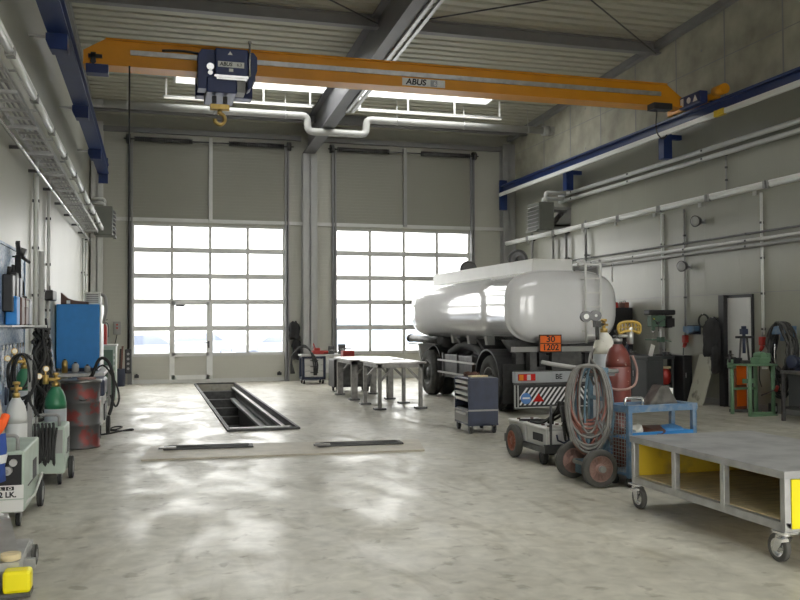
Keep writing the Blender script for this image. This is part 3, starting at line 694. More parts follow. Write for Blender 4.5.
t = thing('cable_tray', 'galvanised cable tray with rungs beside the lights on the pegboard wall', 'cable tray', (XL, 0, 4.0))
b = MB(); b.box(0.06, 0.08, 4.0, 23.2, -0.02, 0.05); b.box(0.32, 0.34, 4.0, 23.2, -0.02, 0.05); b.build('side_rail', 'steel', t)
for k in range(47): MB().box(0.08, 0.32, 4.2 + 0.4 * k, 4.24 + 0.4 * k, -0.015, 0.01).build('rung', 'steel', t)
for k in range(12): MB().box(0.004, 0.36, 4.3 + 1.66 * k, 4.36 + 1.66 * k, -0.05, -0.02).build('wall_bracket', 'steel', t)
b = MB()
for x in (0.14, 0.19, 0.25): b.tube([(x, 4.0, 0.02), (x + 0.02, 12, 0.025), (x, 23.2, 0.02)], 0.014, 6, smooth=4)
b.build('cable', 'midgrey', t)

def pipe(name, lab, cat, pts, r, m, grp=None, clips=(), wall=None, elbow=0.12):
    t = thing(name, lab, cat, pts[0], 0, grp); o = Vector(pts[0])
    P = [Vector(p) - o for p in pts]
    b = MB(); b.tube(elbow_path(P, elbow) if len(P) > 2 else P, r, 10); b.build('pipe_run', m, t)
    if clips and wall is not None:
        for c in clips:
            q = Vector(c) - o; b = MB()
            b.box(q.x - r * 1.25, wall - o.x - 0.004, q.y - 0.02, q.y + 0.02, q.z - 0.02, q.z + 0.02) if wall > c[0] else b.box(wall - o.x + 0.004, q.x + r * 1.25, q.y - 0.02, q.y + 0.02, q.z - 0.02, q.z + 0.02)
            b.build('clip', 'darksteel', t)
    return t
def ycl(x, z, a, c, n): return [(x, a + (c - a) * i / (n - 1), z) for i in range(n)]
pipe('air_pipe', 'thin bright pipe along the pegboard wall under the cable tray', 'pipe', [(-1.52, 4, 3.78), (-1.52, 23.5, 3.78)], 0.022, 'chrome', None, ycl(-1.52, 3.78, 4.5, 23, 12), XL)
for (y, r, z0, z1, lab, m) in ((13.35, 0.035, 1.3, 4.0, 'thick pale conduit down the pegboard wall, next to the pegboard', 'lampglass'), (15.0, 0.028, 1.05, 4.0, 'pale conduit down the wall ending above the red plug', 'white'),
                               (13.95, 0.045, 0.0, 2.75, 'short wide grey conduit rising from the floor by the pegboard', 'lightgrey'), (22.3, 0.03, 0.0, 3.75, 'nearer of two thin conduits on the wall by the gate', 'lampglass'), (23.3, 0.03, 0.0, 3.75, 'conduit on the wall nearest the gate column', 'lampglass')):
    pipe('conduit', lab, 'pipe', [(XL + r + 0.02, y, z0), (XL + r + 0.02, y, z1)], r, m, None, [(XL + r + 0.02, y, z0 + (z1 - z0) * k / 4 + 0.1) for k in range(4)], XL)
for (z, r, lab) in ((5.14, 0.05, 'upper of two pale heating pipes just below the crane rail'), (4.97, 0.05, 'lower of two pale heating pipes just below the crane rail')):
    pipe('heating_pipe', lab, 'pipe', [(10.79, -3, z), (10.79, 21.75, z)], r, 'lightgrey', None, ycl(10.79, z, -2, 21, 9), XR)
for (z, r, m, lab) in ((3.32, 0.022, 'darksteel', 'thin dark pipe, topmost of three above the wall door'), (3.19, 0.035, 'lightgrey', 'pale pipe, middle of three above the wall door'), (3.08, 0.035, 'midgrey', 'grey pipe, lowest of three above the wall door')):
    pipe('supply_pipe', lab, 'pipe', [(10.82, -3, z), (10.82, 22.5, z)], r, m, None, ycl(10.82, z, -2, 22, 13), XR)
for (y, r, z0, z1, lab, m) in ((16.87, 0.032, 0.95, 4.05, 'pale conduit on the wall behind the drill press', 'lampglass'), (16.06, 0.02, 1.42, 4.05, 'thin conduit dropping to the red plug beside the drill press', 'midgrey'),
                               (13.62, 0.026, 1.42, 4.05, 'bright conduit between the wall door and the coiled hoses', 'lampglass'), (12.3, 0.02, 1.6, 3.1, 'thin conduit right of the coiled hoses', 'midgrey'), (14.65, 0.012, 4.1, 5.1, 'thin dark wire above the strip lights over the door', 'midgrey')):
    pipe('conduit', lab, 'pipe', [(XR - r - 0.015, y, z0), (XR - r - 0.015, y, z1)], r, m, None, [(XR - r - 0.015, y, z0 + (z1 - z0) * k / 4 + 0.1) for k in range(4)], XR)
for k, (y, lab) in enumerate(((23.6, 'grey drop pipe from the heater, first from the corner'), (22.2, 'grey drop pipe from the heater, second from the corner'), (21.4, 'grey drop pipe from the heater, third from the corner'), (20.3, 'grey drop pipe from the heater, fourth from the corner'))):
    pipe('drop_pipe', lab, 'pipe', [(10.8, y, 3.2), (10.8, y, 4.3)], 0.035, 'midgrey', None, [(10.8, y, 3.4), (10.8, y, 4.1)], XR)

def heater(loc, rz, lab, wall_d):
    """unit heater: louvred front facing local -Y, wall at +Y by wall_d"""
    t = thing('unit_heater', lab, 'heater', loc, rz)
    b = MB(); b.box(-0.36, 0.36, -0.02, 0.42, 0, 0.74); b.build('casing', 'heatergrey', t, 0.012)
    for k in range(6):
        b = MB(); b.bar((-0.33, -0.05, 0.1 + 0.105 * k), (0.33, -0.05, 0.1 + 0.105 * k), 0.09, 0.012, up=(0, -0.5, 1)); b.build('louvre', 'purlin', t)
    b = MB(); b.box(-0.36, 0.36, -0.10, -0.02, -0.04, 0.0); b.build('drip_lip', 'heatergrey', t)
    b = MB(); b.tube(elbow_path([(0.3, 0.2, 0.74), (0.3, 0.2, 1.0), (0.3, wall_d - 0.12, 1.0)], 0.08), 0.05, 10); b.tube(elbow_path([(0.16, 0.2, 0.74), (0.16, 0.2, 0.86), (0.16, wall_d - 0.12, 0.86)], 0.08), 0.05, 10)
    b.build('feed_pipe', 'lightgrey', t)
    b = MB(); b.box(-0.3, 0.3, 0.42, wall_d, 0.55, 0.62); b.box(-0.3, 0.3, 0.42, wall_d, 0.1, 0.17); b.prism([(0.42, 0.1), (wall_d, 0.1), (wall_d, 0.62)], 'X', -0.3, -0.26); b.prism([(0.42, 0.1), (wall_d, 0.1), (wall_d, 0.62)], 'X', 0.26, 0.3)
    b.build('wall_bracket', 'midgrey', t)
heater((9.95, 21.6, 4.15), -PI / 2, 'louvred unit heater on the wall above the tanker', XR - 9.95 - 0.005)
heater((-1.0, 23.75, 3.95), PI / 2, 'unit heater on the wall left of the gate with the wicket door', -1.0 - XL - 0.005)

def wall_lamp(y, z, lab):
    t = thing('wall_spotlight', lab, 'spotlight', (XR, y, z), 0, 'round spotlights on the wall')
    b = MB(); b.cyl((0, 0, -0.02), (-0.16, 0, -0.02), 0.02, seg=8); b.box(-0.02, 0, -0.05, 0.05, -0.07, 0.03); b.build('arm', 'midgrey', t)
    b = MB(); b.lathe([(0.05, 0), (0.09, 0.03), (0.115, 0.10), (0.12, 0.13)], (-0.10, 0.02, 0), (-0.95, -0.28, -0.1), 20); b.build('shell', 'darksteel', t)
    b = MB(); b.lathe([(0.10, 0.125), (0.10, 0.136), (0.05, 0.142)], (-0.10, 0.02, 0), (-0.95, -0.28, -0.1), 20); b.build('lens', 'colgrey', t)
wall_lamp(15.42, 3.73, 'round spotlight on the wall just below the strip lights')
wall_lamp(15.92, 2.84, 'round spotlight on the wall just below the supply pipes')

# ================================================================ TANK TRAILER
def make_wheel(parent, name, loc, axis, R, w, tyre='rubber', rim='darksteel', bolts=10, rim_r=0.55, spokes=0):
    """a tyre with tread shoulders; its rim (disc, bolts) as a sub-part"""
    ax = Vector(axis).normalized(); L = Vector(loc)
    b = MB()
    b.lathe([(R * rim_r, -w / 2 * 0.85), (R * 0.80, -w / 2), (R * 0.95, -w / 2 * 0.86), (R, -w / 2 * 0.62), (R, -0.012), (R - 0.012 * R / 0.5, -0.006), (R - 0.012 * R / 0.5, 0.006), (R, 0.012), (R, w / 2 * 0.62), (R * 0.95, w / 2 * 0.86), (R * 0.80, w / 2), (R * rim_r, w / 2 * 0.85), (R * rim_r * 0.97, 0), (R * rim_r, -w / 2 * 0.85)], L, ax, 36, caps=False)
    o = b.build(name, tyre, parent)
    b = MB(); q = R * rim_r
    b.lathe([(q * 0.2, -w * 0.3), (q, -w * 0.42), (q * 1.05, -w * 0.45), (q * 1.05, w * 0.45), (q * 0.95, w * 0.44), (q * 0.86, w * 0.2), (q * 0.45, w * 0.12), (q * 0.42, w * 0.36), (q * 0.2, w * 0.42)], L, ax, 28)
    u, v, d = frame_of(ax)
    for k in range(bolts):
        t = 2 * PI * k / bolts; c = L + (u * math.cos(t) + v * math.sin(t)) * q * 0.62 + d * w * 0.12
        b.cyl(c, c + d * w * 0.12, q * 0.06, seg=6)
    for k in range(spokes):
        t = 2 * PI * k / spokes; e = u * math.cos(t) + v * math.sin(t)
        b.bar(L + e * q * 0.42 + d * w * 0.22, L + e * q * 0.9 + d * w * 0.30, q * 0.07, w * 0.2)
    b.build('rim', rim, o)
    return o

tk = thing('tank_trailer', 'white two-axle fuel tank trailer parked before the second gate', 'tank trailer', (7.33, 14.7, 0))
def ring_at(y, sx, sz, n=3.2, cx=0.0, cz=1.95, hw=1.125, hh=0.69, seg=56):
    out = []
    for i in range(seg):
        t = 2 * PI * i / seg; c, s = math.cos(t), math.sin(t)
        out.append((cx + math.copysign(abs(c) ** (2 / n), c) * hw * sx, y, cz + math.copysign(abs(s) ** (2 / n), s) * hh * sz))
    return out
rings = [ring_at(-0.25, 0.02, 0.02), ring_at(-0.245, 0.3, 0.3), ring_at(-0.225, 0.6, 0.58), ring_at(-0.18, 0.82, 0.78), ring_at(-0.10, 0.93, 0.90), ring_at(-0.02, 0.975, 0.96), ring_at(0.03, 0.985, 0.975),
         ring_at(0.035, 1.0, 1.0), ring_at(0.12, 1.0, 1.0), ring_at(0.13, 0.992, 0.988), ring_at(1.5, 0.992, 0.988), ring_at(3.2, 0.992, 0.988), ring_at(4.9, 0.992, 0.988), ring_at(5.75, 0.99, 0.985), ring_at(6.1, 0.97, 0.96), ring_at(6.35, 0.91, 0.90), ring_at(6.5, 0.80, 0.79), ring_at(6.58, 0.55, 0.55), ring_at(6.6, 0.02, 0.02)]
MB().loft(rings).build('tank_shell', 'tank', tk)
b = MB()
b.add([(-0.60, 0.04, 2.52), (0.24, 0.04, 2.52), (0.24, 0.04, 2.84), (-0.57, 0.04, 2.84), (-0.66, 5.75, 2.50), (0.24, 5.75, 2.50), (0.24, 5.9, 2.87), (-0.57, 5.95, 2.87)],
      [(0, 1, 2, 3), (4, 7, 6, 5), (0, 3, 7, 4), (1, 5, 6, 2), (3, 2, 6, 7), (0, 4, 5, 1)]); b.build('spill_coaming', 'white', tk, 0.02)
b = MB()
for k in range(24): b.box(0.24, 0.75, 0.05 + 0.22 * k, 0.09 + 0.22 * k, 2.68, 2.705)
b.box(0.24, 0.27, 0, 5.3, 2.58, 2.71); b.box(0.72, 0.75, 0, 5.3, 2.50, 2.71)
b.build('walkway', 'midgrey', tk)
for (y, z) in ((4.3, 2.90), (1.45, 2.93)):
    b = MB(); b.cyl((-0.25, y, z), (-0.24, y + 0.04, z), 0.18, seg=28); b.ring((-0.25, y, z), (0.2, 1, 0), 0.18, 0.025, 28, 8); b.box(-0.32, -0.18, y - 0.02, y + 0.05, 2.74, 2.85); b.cyl((-0.25, y - 0.03, z), (-0.25, y - 0.1, z), 0.06, seg=12)
    b.build('manhole_lid', 'darksteel', tk)
# ladder and handrail on the rear
b = MB()
for x in (0.29, 0.59): b.tube([(x, -0.36, 1.28), (x, -0.36, 2.72), (x, -0.30, 2.80), (x, -0.05, 2.80)], 0.022, 8)
for k in range(6): b.bar((0.29, -0.36, 1.42 + 0.26 * k), (0.59, -0.36, 1.42 + 0.26 * k), 0.035, 0.03)
for x in (0.29, 0.59):
    for z in (1.5, 2.45): b.cyl((x, -0.36, z), (x, -0.14, z), 0.014, seg=6)
b.build('ladder', 'white', tk)
b = MB(); b.tube([(0.95, 0.3, 2.6), (0.95, 0.3, 2.85), (0.95, 1.2, 2.86), (0.95, 1.2, 2.6)], 0.018, 6); b.tube([(0.72, -0.1, 2.76), (0.98, -0.1, 2.76), (0.98, -0.1, 2.42)], 0.018, 6); b.build('handrail', 'alu', tk)
# hazard plate
pl = MB().box(-0.65, -0.21, -0.375, -0.36, 1.12, 1.44).build('hazard_plate', 'ink', tk); pl['label'] = 'orange hazard plate reading 30 over 1202'
b = MB(); b.box(-0.63, -0.23, -0.38, -0.374, 1.29, 1.42); b.box(-0.63, -0.23, -0.38, -0.374, 1.14, 1.275); b.build('orange_field', 'orange', pl)
lettering('lettering', '30', 0.155, 'ink', pl, (-0.43, -0.383, 1.355), FACE_NEG_Y, sx=1.15, offset=0.003)
lettering('lettering', '1202', 0.155, 'ink', pl, (-0.43, -0.383, 1.207), FACE_NEG_Y, sx=1.05, offset=0.003)
MB().box(-0.5, -0.44, -0.36, -0.22, 1.2, 1.3).build('plate_bracket', 'darksteel', tk)
# chassis
b = MB()
for x in (-0.46, 0.46): b.box(x - 0.06, x + 0.06, -0.1, 6.2, 0.85, 1.10)
for y in (0.0, 1.6, 3.0, 4.1, 5.6): b.box(-0.46, 0.46, y - 0.05, y + 0.05, 0.88, 1.06)
b.build('chassis_frame', 'black', tk)
for y in (0.35, 1.7, 2.9, 4.3, 5.6):
    b = MB(); b.prism([(-0.9, 1.10), (0.9, 1.10), (1.06, 1.34), (-1.06, 1.34)], 'Y', y - 0.06, y + 0.06); b.build('tank_saddle', 'darksteel', tk)
for y in (1.3, 2.3, 3.3):
    b = MB(); b.prism([(-1.0, 1.22), (-0.85, 1.22), (-0.85, 1.4), (-1.03, 1.4)], 'Y', y - 0.06, y + 0.06); b.build('saddle_pad', 'midgrey', tk)
b = MB(); b.box(-1.08, 1.08, -0.28, -0.1, 1.13, 1.22); b.build('rear_beam', 'midgrey', tk)
b = MB(); b.box(-0.3, 0.3, -0.15, 0.1, 0.7, 1.13); b.box(-0.75, -0.62, -0.2, 0.0, 0.75, 1.13); b.box(0.6, 0.73, -0.2, 0.0, 0.75, 1.13); b.box(-0.9, 0.9, 0.1, 0.3, 0.5, 1.1); b.build('rear_pillar', 'darksteel', tk)
for (y, lab) in ((0.75, 0), (4.6, 1)):
    b = MB(); b.cyl((-1.0, y, 0.52), (1.0, y, 0.52), 0.075, seg=12); b.box(-0.56, -0.42, y - 0.55, y + 0.55, 0.60, 0.72); b.box(0.42, 0.56, y - 0.55, y + 0.55, 0.60, 0.72); b.box(-0.5, 0.5, y - 0.3, y + 0.3, 0.68, 0.88); b.build('axle', 'black', tk)
    for s in (-1, 1):
        make_wheel(tk, 'wheel', (s * 1.05, y, 0.52), (s, 0, 0), 0.52, 0.29, 'tyre', 'darksteel')
        make_wheel(tk, 'wheel', (s * 0.72, y, 0.52), (s, 0, 0), 0.52, 0.27, 'rubber', 'darksteel', 0)
        b = MB(); vs = []; n = 18; a0, a1 = (0.05 * PI, 1.0 * PI) if lab == 0 else (-0.02 * PI, 0.98 * PI)
        outer = [(y + 0.64 * math.cos(a0 + (a1 - a0) * k / n), 0.50 + 0.66 * math.sin(a0 + (a1 - a0) * k / n)) for k in range(n + 1)]
        inner = [(y + 0.61 * math.cos(a0 + (a1 - a0) * k / n), 0.50 + 0.63 * math.sin(a0 + (a1 - a0) * k / n)) for k in range(n + 1)]
        xa, xb = sorted((s * (1.22 if lab == 0 else 1.02), s * 0.55))
        for k in range(n):
            q = [outer[k], outer[k + 1], inner[k + 1], inner[k]]; b.prism(q, 'X', xa, xb)
        b.build('mudguard', 'black', tk)
    for xa in (-1.18, 0.53):
        if lab == 0: MB().box(xa, xa + 0.65, y - 0.70, y - 0.68, 0.18, 0.9).build('mud_flap', 'rubber', tk)
b = MB(); b.cyl((0, 4.6, 0.86), (0, 4.6, 0.98), 0.62, seg=28); b.box(-0.5, 0.5, 4.2, 5.9, 0.72, 0.84); b.build('turntable', 'black', tk)
b = MB(); b.bar((-0.35, 5.6, 0.72), (0, 7.4, 0.62), 0.12, 0.12); b.bar((0.35, 5.6, 0.72), (0, 7.4, 0.62), 0.12, 0.12); b.ring((0, 7.5, 0.62), (0, 0, 1), 0.07, 0.03, 16, 8); b.build('drawbar', 'darksteel', tk)
# side boxes, guards, hose carrier
b = MB(); b.box(-1.12, -0.62, 1.75, 3.55, 0.48, 0.98); b.build('side_locker', 'darksteel', tk, 0.02)
b = MB()
for z in (0.58, 0.84): b.box(-1.17, -1.13, 1.55, 3.85, z - 0.018, z + 0.018)
b.build('side_guard', 'alu', tk)
for y in (1.75, 2.65, 3.55): MB().box(-1.15, -1.1, y - 0.03, y + 0.03, 0.5, 1.0).build('guard_bracket', 'darksteel', tk)
b = MB(); b.cyl((-0.85, 1.72, 0.75), (-0.85, 1.60, 0.75), 0.19, seg=20); b.build('locker_end_cap', 'midgrey', tk)
b = MB(); b.cyl((-1.14, 3.75, 1.27), (-1.14, 6.05, 1.29), 0.085, seg=16); b.build('hose_tube', 'darksteel', tk)
b = MB(); b.cyl((-1.14, 5.95, 1.29), (-1.14, 6.1, 1.29), 0.10, seg=16); b.build('tube_cap', 'black', tk)
b = MB(); b.tube([(-1.0, 3.4, 1.0), (-0.9, 2.9, 1.18), (-0.85, 2.2, 1.12), (-0.9, 1.6, 0.95)], 0.09, 10, smooth=5); b.tube([(-0.75, 3.7, 0.9), (-0.8, 3.0, 0.95), (-0.8, 2.4, 1.2)], 0.06, 10, smooth=4); b.cyl((-0.3, 3.6, 0.85), (-0.3, 2.6, 0.85), 0.2, seg=18); b.cyl((0.3, 3.6, 0.85), (0.3, 2.6, 0.85), 0.2, seg=18)
b.build('pipework', 'rubber', tk)
b = MB(); b.box(-1.17, -0.7, 5.25, 6.15, 1.14, 1.17); b.prism([(5.25, 1.14), (5.32, 1.14), (5.15, 0.72), (5.09, 0.72)], 'X', -1.17, -0.7); b.build('front_fender_plate', 'alu', tk)
# rear bumper with lights and striped marker boards
b = MB(); b.box(-1.14, 1.14, -0.42, -0.28, 0.585, 0.78); b.build('bumper', 'plate', tk, 0.01)
b = MB(); b.box(-1.15, 1.15, -0.40, -0.36, 0.555, 0.585); b.box(-1.15, 1.15, -0.40, -0.36, 0.78, 0.80); b.build('bumper_edge', 'darksteel', tk)
for s in (-1, 1):
    lc = MB().box(s * 1.09, s * 0.76, -0.455, -0.42, 0.625, 0.745).build('tail_light', 'lightred', tk, 0.012)
    b = MB(); b.box(s * 1.08, s * 1.0, -0.46, -0.454, 0.635, 0.735); b.build('amber_lens', 'amber', lc)
    b = MB(); b.box(s * 0.93, s * 0.86, -0.46, -0.454, 0.635, 0.735); b.build('reverse_lens', 'lightgrey', lc)
b = MB(); b.box(-0.42, 0.32, -0.432, -0.42, 0.61, 0.76); b.build('number_plate', 'plate', tk)
lettering('lettering', 'BE', 0.13, 'ink', tk, (-0.30, -0.434, 0.685), FACE_NEG_Y, offset=0.002)
lettering('lettering', 'RC 6', 0.13, 'ink', tk, (0.10, -0.434, 0.685), FACE_NEG_Y, offset=0.002)
for s in (-1, 1):
    x0, x1 = (-1.15, -0.02) if s < 0 else (0.02, 1.15)
    mp = MB().box(x0, x1, -0.40, -0.36, 0.14, 0.545).build('marker_board', 'black', tk)
    b = MB(); ys, zs_ = -0.404, (0.19, 0.50); wdt = zs_[1] - zs_[0]
    for k in range(13):
        p = x0 + 0.04 + k * 0.092
        if s < 0: q = [(p - 0.05, zs_[0]), (p - 0.01, zs_[0]), (p - 0.01 + 0.24, zs_[1]), (p - 0.05 + 0.24, zs_[1])]
        else: q = [(p + 0.19, zs_[0]), (p + 0.23, zs_[0]), (p - 0.01, zs_[1]), (p - 0.05, zs_[1])]
        # trim the stripes to the board
        def cut(q, lim, side):
            out = []
            for i in range(len(q)):
                a, c = q[i], q[(i + 1) % len(q)]; ia, ic = (a[0] - lim) * side <= 0, (c[0] - lim) * side <= 0
                if ia: out.append(a)
                if ia != ic:
                    t = (lim - a[0]) / (c[0] - a[0]); out.append((lim, a[1] + t * (c[1] - a[1])))
            return out
        q = cut(q, x1 - 0.03, 1); q = cut(q, x0 + 0.10, -1) if len(q) > 2 else []
        if len(q) > 2: b.prism(q, 'Y', ys, ys + 0.004)
    b.build('stripe', 'whitevinyl', mp)
    b = MB(); b.box(x0, x1, -0.41, -0.40, 0.14, 0.155); b.box(x0, x0 + 0.015, -0.41, -0.40, 0.14, 0.545); b.box(x0 + 0.06, x0 + 0.075, -0.41, -0.40, 0.14, 0.545); b.build('board_edge', 'lightgrey', mp)
    if s < 0:
        b = MB(); b.cyl((-0.93, -0.405, 0.31), (-0.93, -0.412, 0.31), 0.10, seg=24); b.build('round_sticker', 'stickerblue', mp)
        b = MB(); b.box(-1.0, -0.86, -0.415, -0.412, 0.30, 0.33); b.build('sticker_band', 'whitevinyl', mp)
        b = MB(); b.prism([(-0.80, 0.25), (-0.58, 0.25), (-0.69, 0.40)], 'Y', -0.412, -0.405); b.build('triangle_reflector', 'lightred', mp)
b = MB(); b.box(-0.6, -0.5, -0.36, -0.1, 0.3, 0.6); b.box(0.5, 0.6, -0.36, -0.1, 0.3, 0.6); b.build('board_arm', 'darksteel', tk)

# wheel chock beside the tanker
t = thing('wheel_chock', 'black wedge wheel chock on the floor under the tanker behind its front wheel', 'wheel chock', (7.0, 20.5, 0), 0.2)
b = MB(); b.prism([(-0.18, 0), (0.18, 0), (0.18, 0.03), (0.12, 0.2), (0.07, 0.2), (-0.18, 0.03)], 'X', -0.08, 0.08); b.build('wedge', 'rubber', t, 0.008)
b = MB(); b.box(-0.09, 0.09, 0.16, 0.19, 0, 0.21); b.build('grip', 'darksteel', t)

# ================================================================ MIDDLE OF THE HALL
def weld_table(x0, x1, y0, y1, h, lw, lab, ls):
    t = thing('welding_table', lab, 'table', (x0, y0, 0), 0, 'steel welding tables'); w, l = x1 - x0, y1 - y0
    b = MB(); b.box(-0.06, w + 0.06, -0.06, l + 0.06, h - 0.035, h); b.build('table_top', 'welded', t, 0.005)
    b = MB(); b.box(0, w, 0, 0.06, h - 0.11, h - 0.035); b.box(0, w, l - 0.06, l, h - 0.11, h - 0.035); b.box(0, 0.06, 0, l, h - 0.11, h - 0.035); b.box(w - 0.06, w, 0, l, h - 0.11, h - 0.035); b.build('apron', 'oilsteel', t)
    for x, sx in ((lw / 2, 1), (w - lw / 2, -1)):
        for y, sy in ((lw / 2, 1), (l - lw / 2, -1)):
            b = MB(); b.box(x - lw / 2, x + lw / 2, y - lw / 2, y + lw / 2, 0.03, h - 0.035); lg = b.build('leg', 'oilsteel', t, 0.004)
            b = MB(); b.box(x - 0.11, x + 0.11, y - 0.09, y + 0.09, 0, 0.035); b.build('foot_plate', 'darksteel', lg)
            b = MB(); b.bar((x, y, h - 0.38), (x + sx * 0.28, y, h - 0.09), 0.04, 0.04); b.build('brace', 'oilsteel', t)
    return t
weld_table(4.17, 5.06, 16.15, 17.4, 0.91, 0.07, 'steel welding table with slim legs, nearer the blue tool cabinet', 0)
weld_table(4.15, 5.08, 18.35, 19.95, 0.88, 0.13, 'steel welding table with thick legs, nearer the gates', 0)
t = thing('welding_plate', 'loose bright steel plate bridging the two welding tables', 'steel plate', (4.3, 17.2, 0.91))
MB().prism([(0, 0), (0.7, -0.1), (0.72, 1.3), (0.05, 1.25)], 'Z', 0.0, 0.015).build('plate', 'welded', t)
t = thing('red_toolbox', 'red toolbox on the dark box behind the welding tables', 'toolbox', (4.52, 20.95, 0.79), 0.1)
b = MB(); b.box(0, 0.3, 0, 0.2, 0, 0.2); b.build('box_body', 'red', t, 0.02)
b = MB(); b.tube([(0.06, 0.1, 0.2), (0.06, 0.1, 0.25), (0.24, 0.1, 0.25), (0.24, 0.1, 0.2)], 0.012, 6); b.build('handle', 'black', t)
t = thing('rolling_box', 'dark wheeled steel box behind the welding tables', 'box', (4.22, 20.6, 0))
b = MB(); b.box(0, 0.95, 0, 0.7, 0.12, 0.79); b.build('body', 'black', t, 0.015)
b = MB(); b.box(0.06, 0.44, -0.015, 0, 0.18, 0.72); b.box(0.5, 0.9, -0.015, 0, 0.18, 0.72); b.build('panel', 'darksteel', t)
for x in (0.1, 0.85):
    for y in (0.1, 0.6):
        b = MB(); b.cyl((x - 0.02, y, 0.06), (x + 0.02, y, 0.06), 0.06, seg=14); b.box(x - 0.03, x + 0.03, y - 0.03, y + 0.03, 0.07, 0.12); b.build('caster', 'rubber', t)

# blue workshop cart by the gate post
t = thing('bench_cart', 'blue wheeled bench with pale drawers by the post between the gates', 'workbench', (3.97, 23.7, 0))
b = MB()
for x in (0.03, 0.62): 
    for y in (0.03, 0.5): b.box(x - 0.03, x + 0.03, y - 0.03, y + 0.03, 0.12, 0.76)
b.box(0, 0.65, 0, 0.53, 0.12, 0.18); b.box(0, 0.65, 0, 0.53, 0.70, 0.76); b.build('frame', 'cabblue', t)
for k in range(3):
    b = MB(); b.box(0.07, 0.58, -0.005, 0.48, 0.2 + 0.165 * k, 0.35 + 0.165 * k); dr = b.build('drawer', 'alu', t, 0.006)
    b = MB(); b.box(0.22, 0.44, -0.03, -0.005, 0.30 + 0.165 * k, 0.325 + 0.165 * k); b.build('drawer_handle', 'darksteel', dr)
b = MB(); b.box(-0.03, 1.35, -0.03, 0.56, 0.76, 0.81); b.build('worktop', 'steel', t, 0.005)
MB().box(0.65, 1.3, 0.45, 0.5, 0.3, 0.76).build('back_panel', 'lightgrey', t)
MB().prism([(0.66, 0.3), (0.9, 0.3), (1.3, 0.76), (0.66, 0.76)], 'Y', 0.0, 0.04).build('side_panel', 'lightgrey', t)
b = MB(); b.box(1.24, 1.3, 0.0, 0.05, 0, 0.76); b.box(1.24, 1.3, 0.48, 0.53, 0, 0.76); b.build('leg', 'darksteel', t)
for x in (0.06, 0.58):
    for y in (0.06, 0.46):
        b = MB(); b.cyl((x - 0.02, y, 0.06), (x + 0.02, y, 0.06), 0.06, seg=14); c = b.build('caster', 'rubber', t)
        b = MB(); b.box(x - 0.03, x + 0.03, y - 0.03, y + 0.03, 0.07, 0.12); b.build('fork', 'white', c)
t = thing('red_machine', 'small red machine on the blue bench by the gate post', 'machine', (4.4, 23.95, 0.81))
b = MB(); b.box(-0.12, 0.2, -0.1, 0.1, 0, 0.1); b.box(-0.06, 0.1, -0.08, 0.08, 0.1, 0.17); b.cyl((0.1, 0, 0.05), (0.34, 0, 0.05), 0.05, seg=12); b.build('body', 'red', t, 0.01)
b = MB(); b.bar((-0.02, 0, 0.15), (-0.08, 0, 0.3), 0.025, 0.025); b.build('lever', 'red', t)
for i, (x, s, lab) in enumerate(((4.82, 1.0, 'black bench vice on the blue bench, next to the red machine'), (5.12, 1.25, 'black bench vice at the free end of the blue bench'))):
    t = thing('bench_vice', lab, 'vice', (x, 23.95, 0.81), 0, 'vices on the blue bench')
    b = MB(); b.box(-0.07 * s, 0.07 * s, -0.09, 0.09, 0, 0.06 * s); b.box(-0.05 * s, 0.05 * s, -0.05, 0.1, 0.06 * s, 0.15 * s); b.box(-0.08 * s, 0.08 * s, -0.1, -0.06, 0.08 * s, 0.2 * s); b.box(-0.08 * s, 0.08 * s, -0.04, 0.0, 0.08 * s, 0.22 * s); b.build('body', 'darksteel', t, 0.006)
    b = MB(); b.cyl((0, -0.1, 0.11 * s), (0, -0.24, 0.11 * s), 0.014, seg=8); b.cyl((-0.09, -0.22, 0.11 * s), (0.09, -0.22, 0.11 * s), 0.009, seg=6); b.build('spindle', 'steel', t)
t = thing('coiled_hose', 'black hose looped over the end of the blue bench', 'hose', (3.95, 23.6, 0.0))
b = MB()
for k in range(3):
    b.tube([(-0.3 + 0.05 * k, 0.05 * k, 0.30), (-0.28, 0.03 * k, 0.75), (-0.05 + 0.03 * k, 0.02, 1.0 + 0.03 * k), (0.2, 0.02 * k, 0.95), (0.30 + 0.05 * k, -0.08, 0.6), (0.32 + 0.03 * k, -0.08, 0.25)], 0.022, 6, smooth=5)
b.build('hose_run', 'rubber', t)
t = thing('hanging_coat', 'black work clothes hanging on the post beside the wicket gate', 'clothes', (3.98, YB - 0.2, 0))
def drape(b, cx, cy, z0, z1, w, d, seed):
    r = random.Random(seed); rings = []; n = 18
    for i in range(9):
        z = z1 + (z0 - z1) * i / 8; s = [0.3, 0.75, 0.95, 1.0, 0.95, 0.9, 0.92, 0.98, 0.9][i]
        rings.append([(cx + w * s * math.cos(2 * PI * k / n) * (1 + 0.16 * r.uniform(-1, 1)), cy + d * s * math.sin(2 * PI * k / n) * (1 + 0.25 * math.sin(5 * 2 * PI * k / n + i * 0.4)), z + 0.03 * r.uniform(-1, 1)) for k in range(n)])
    b.loft(rings)
b = MB(); drape(b, 0, 0, 1.22, 1.72, 0.16, 0.10, 3); b.build('jacket', 'leather', t)
b = MB(); drape(b, 0.05, 0, 0.62, 1.25, 0.13, 0.08, 5); b.build('trousers', 'leather', t)
b = MB(); b.bar((0, 0.2, 1.70), (0, -0.03, 1.72), 0.03, 0.03); b.build('hook', 'steel', t)

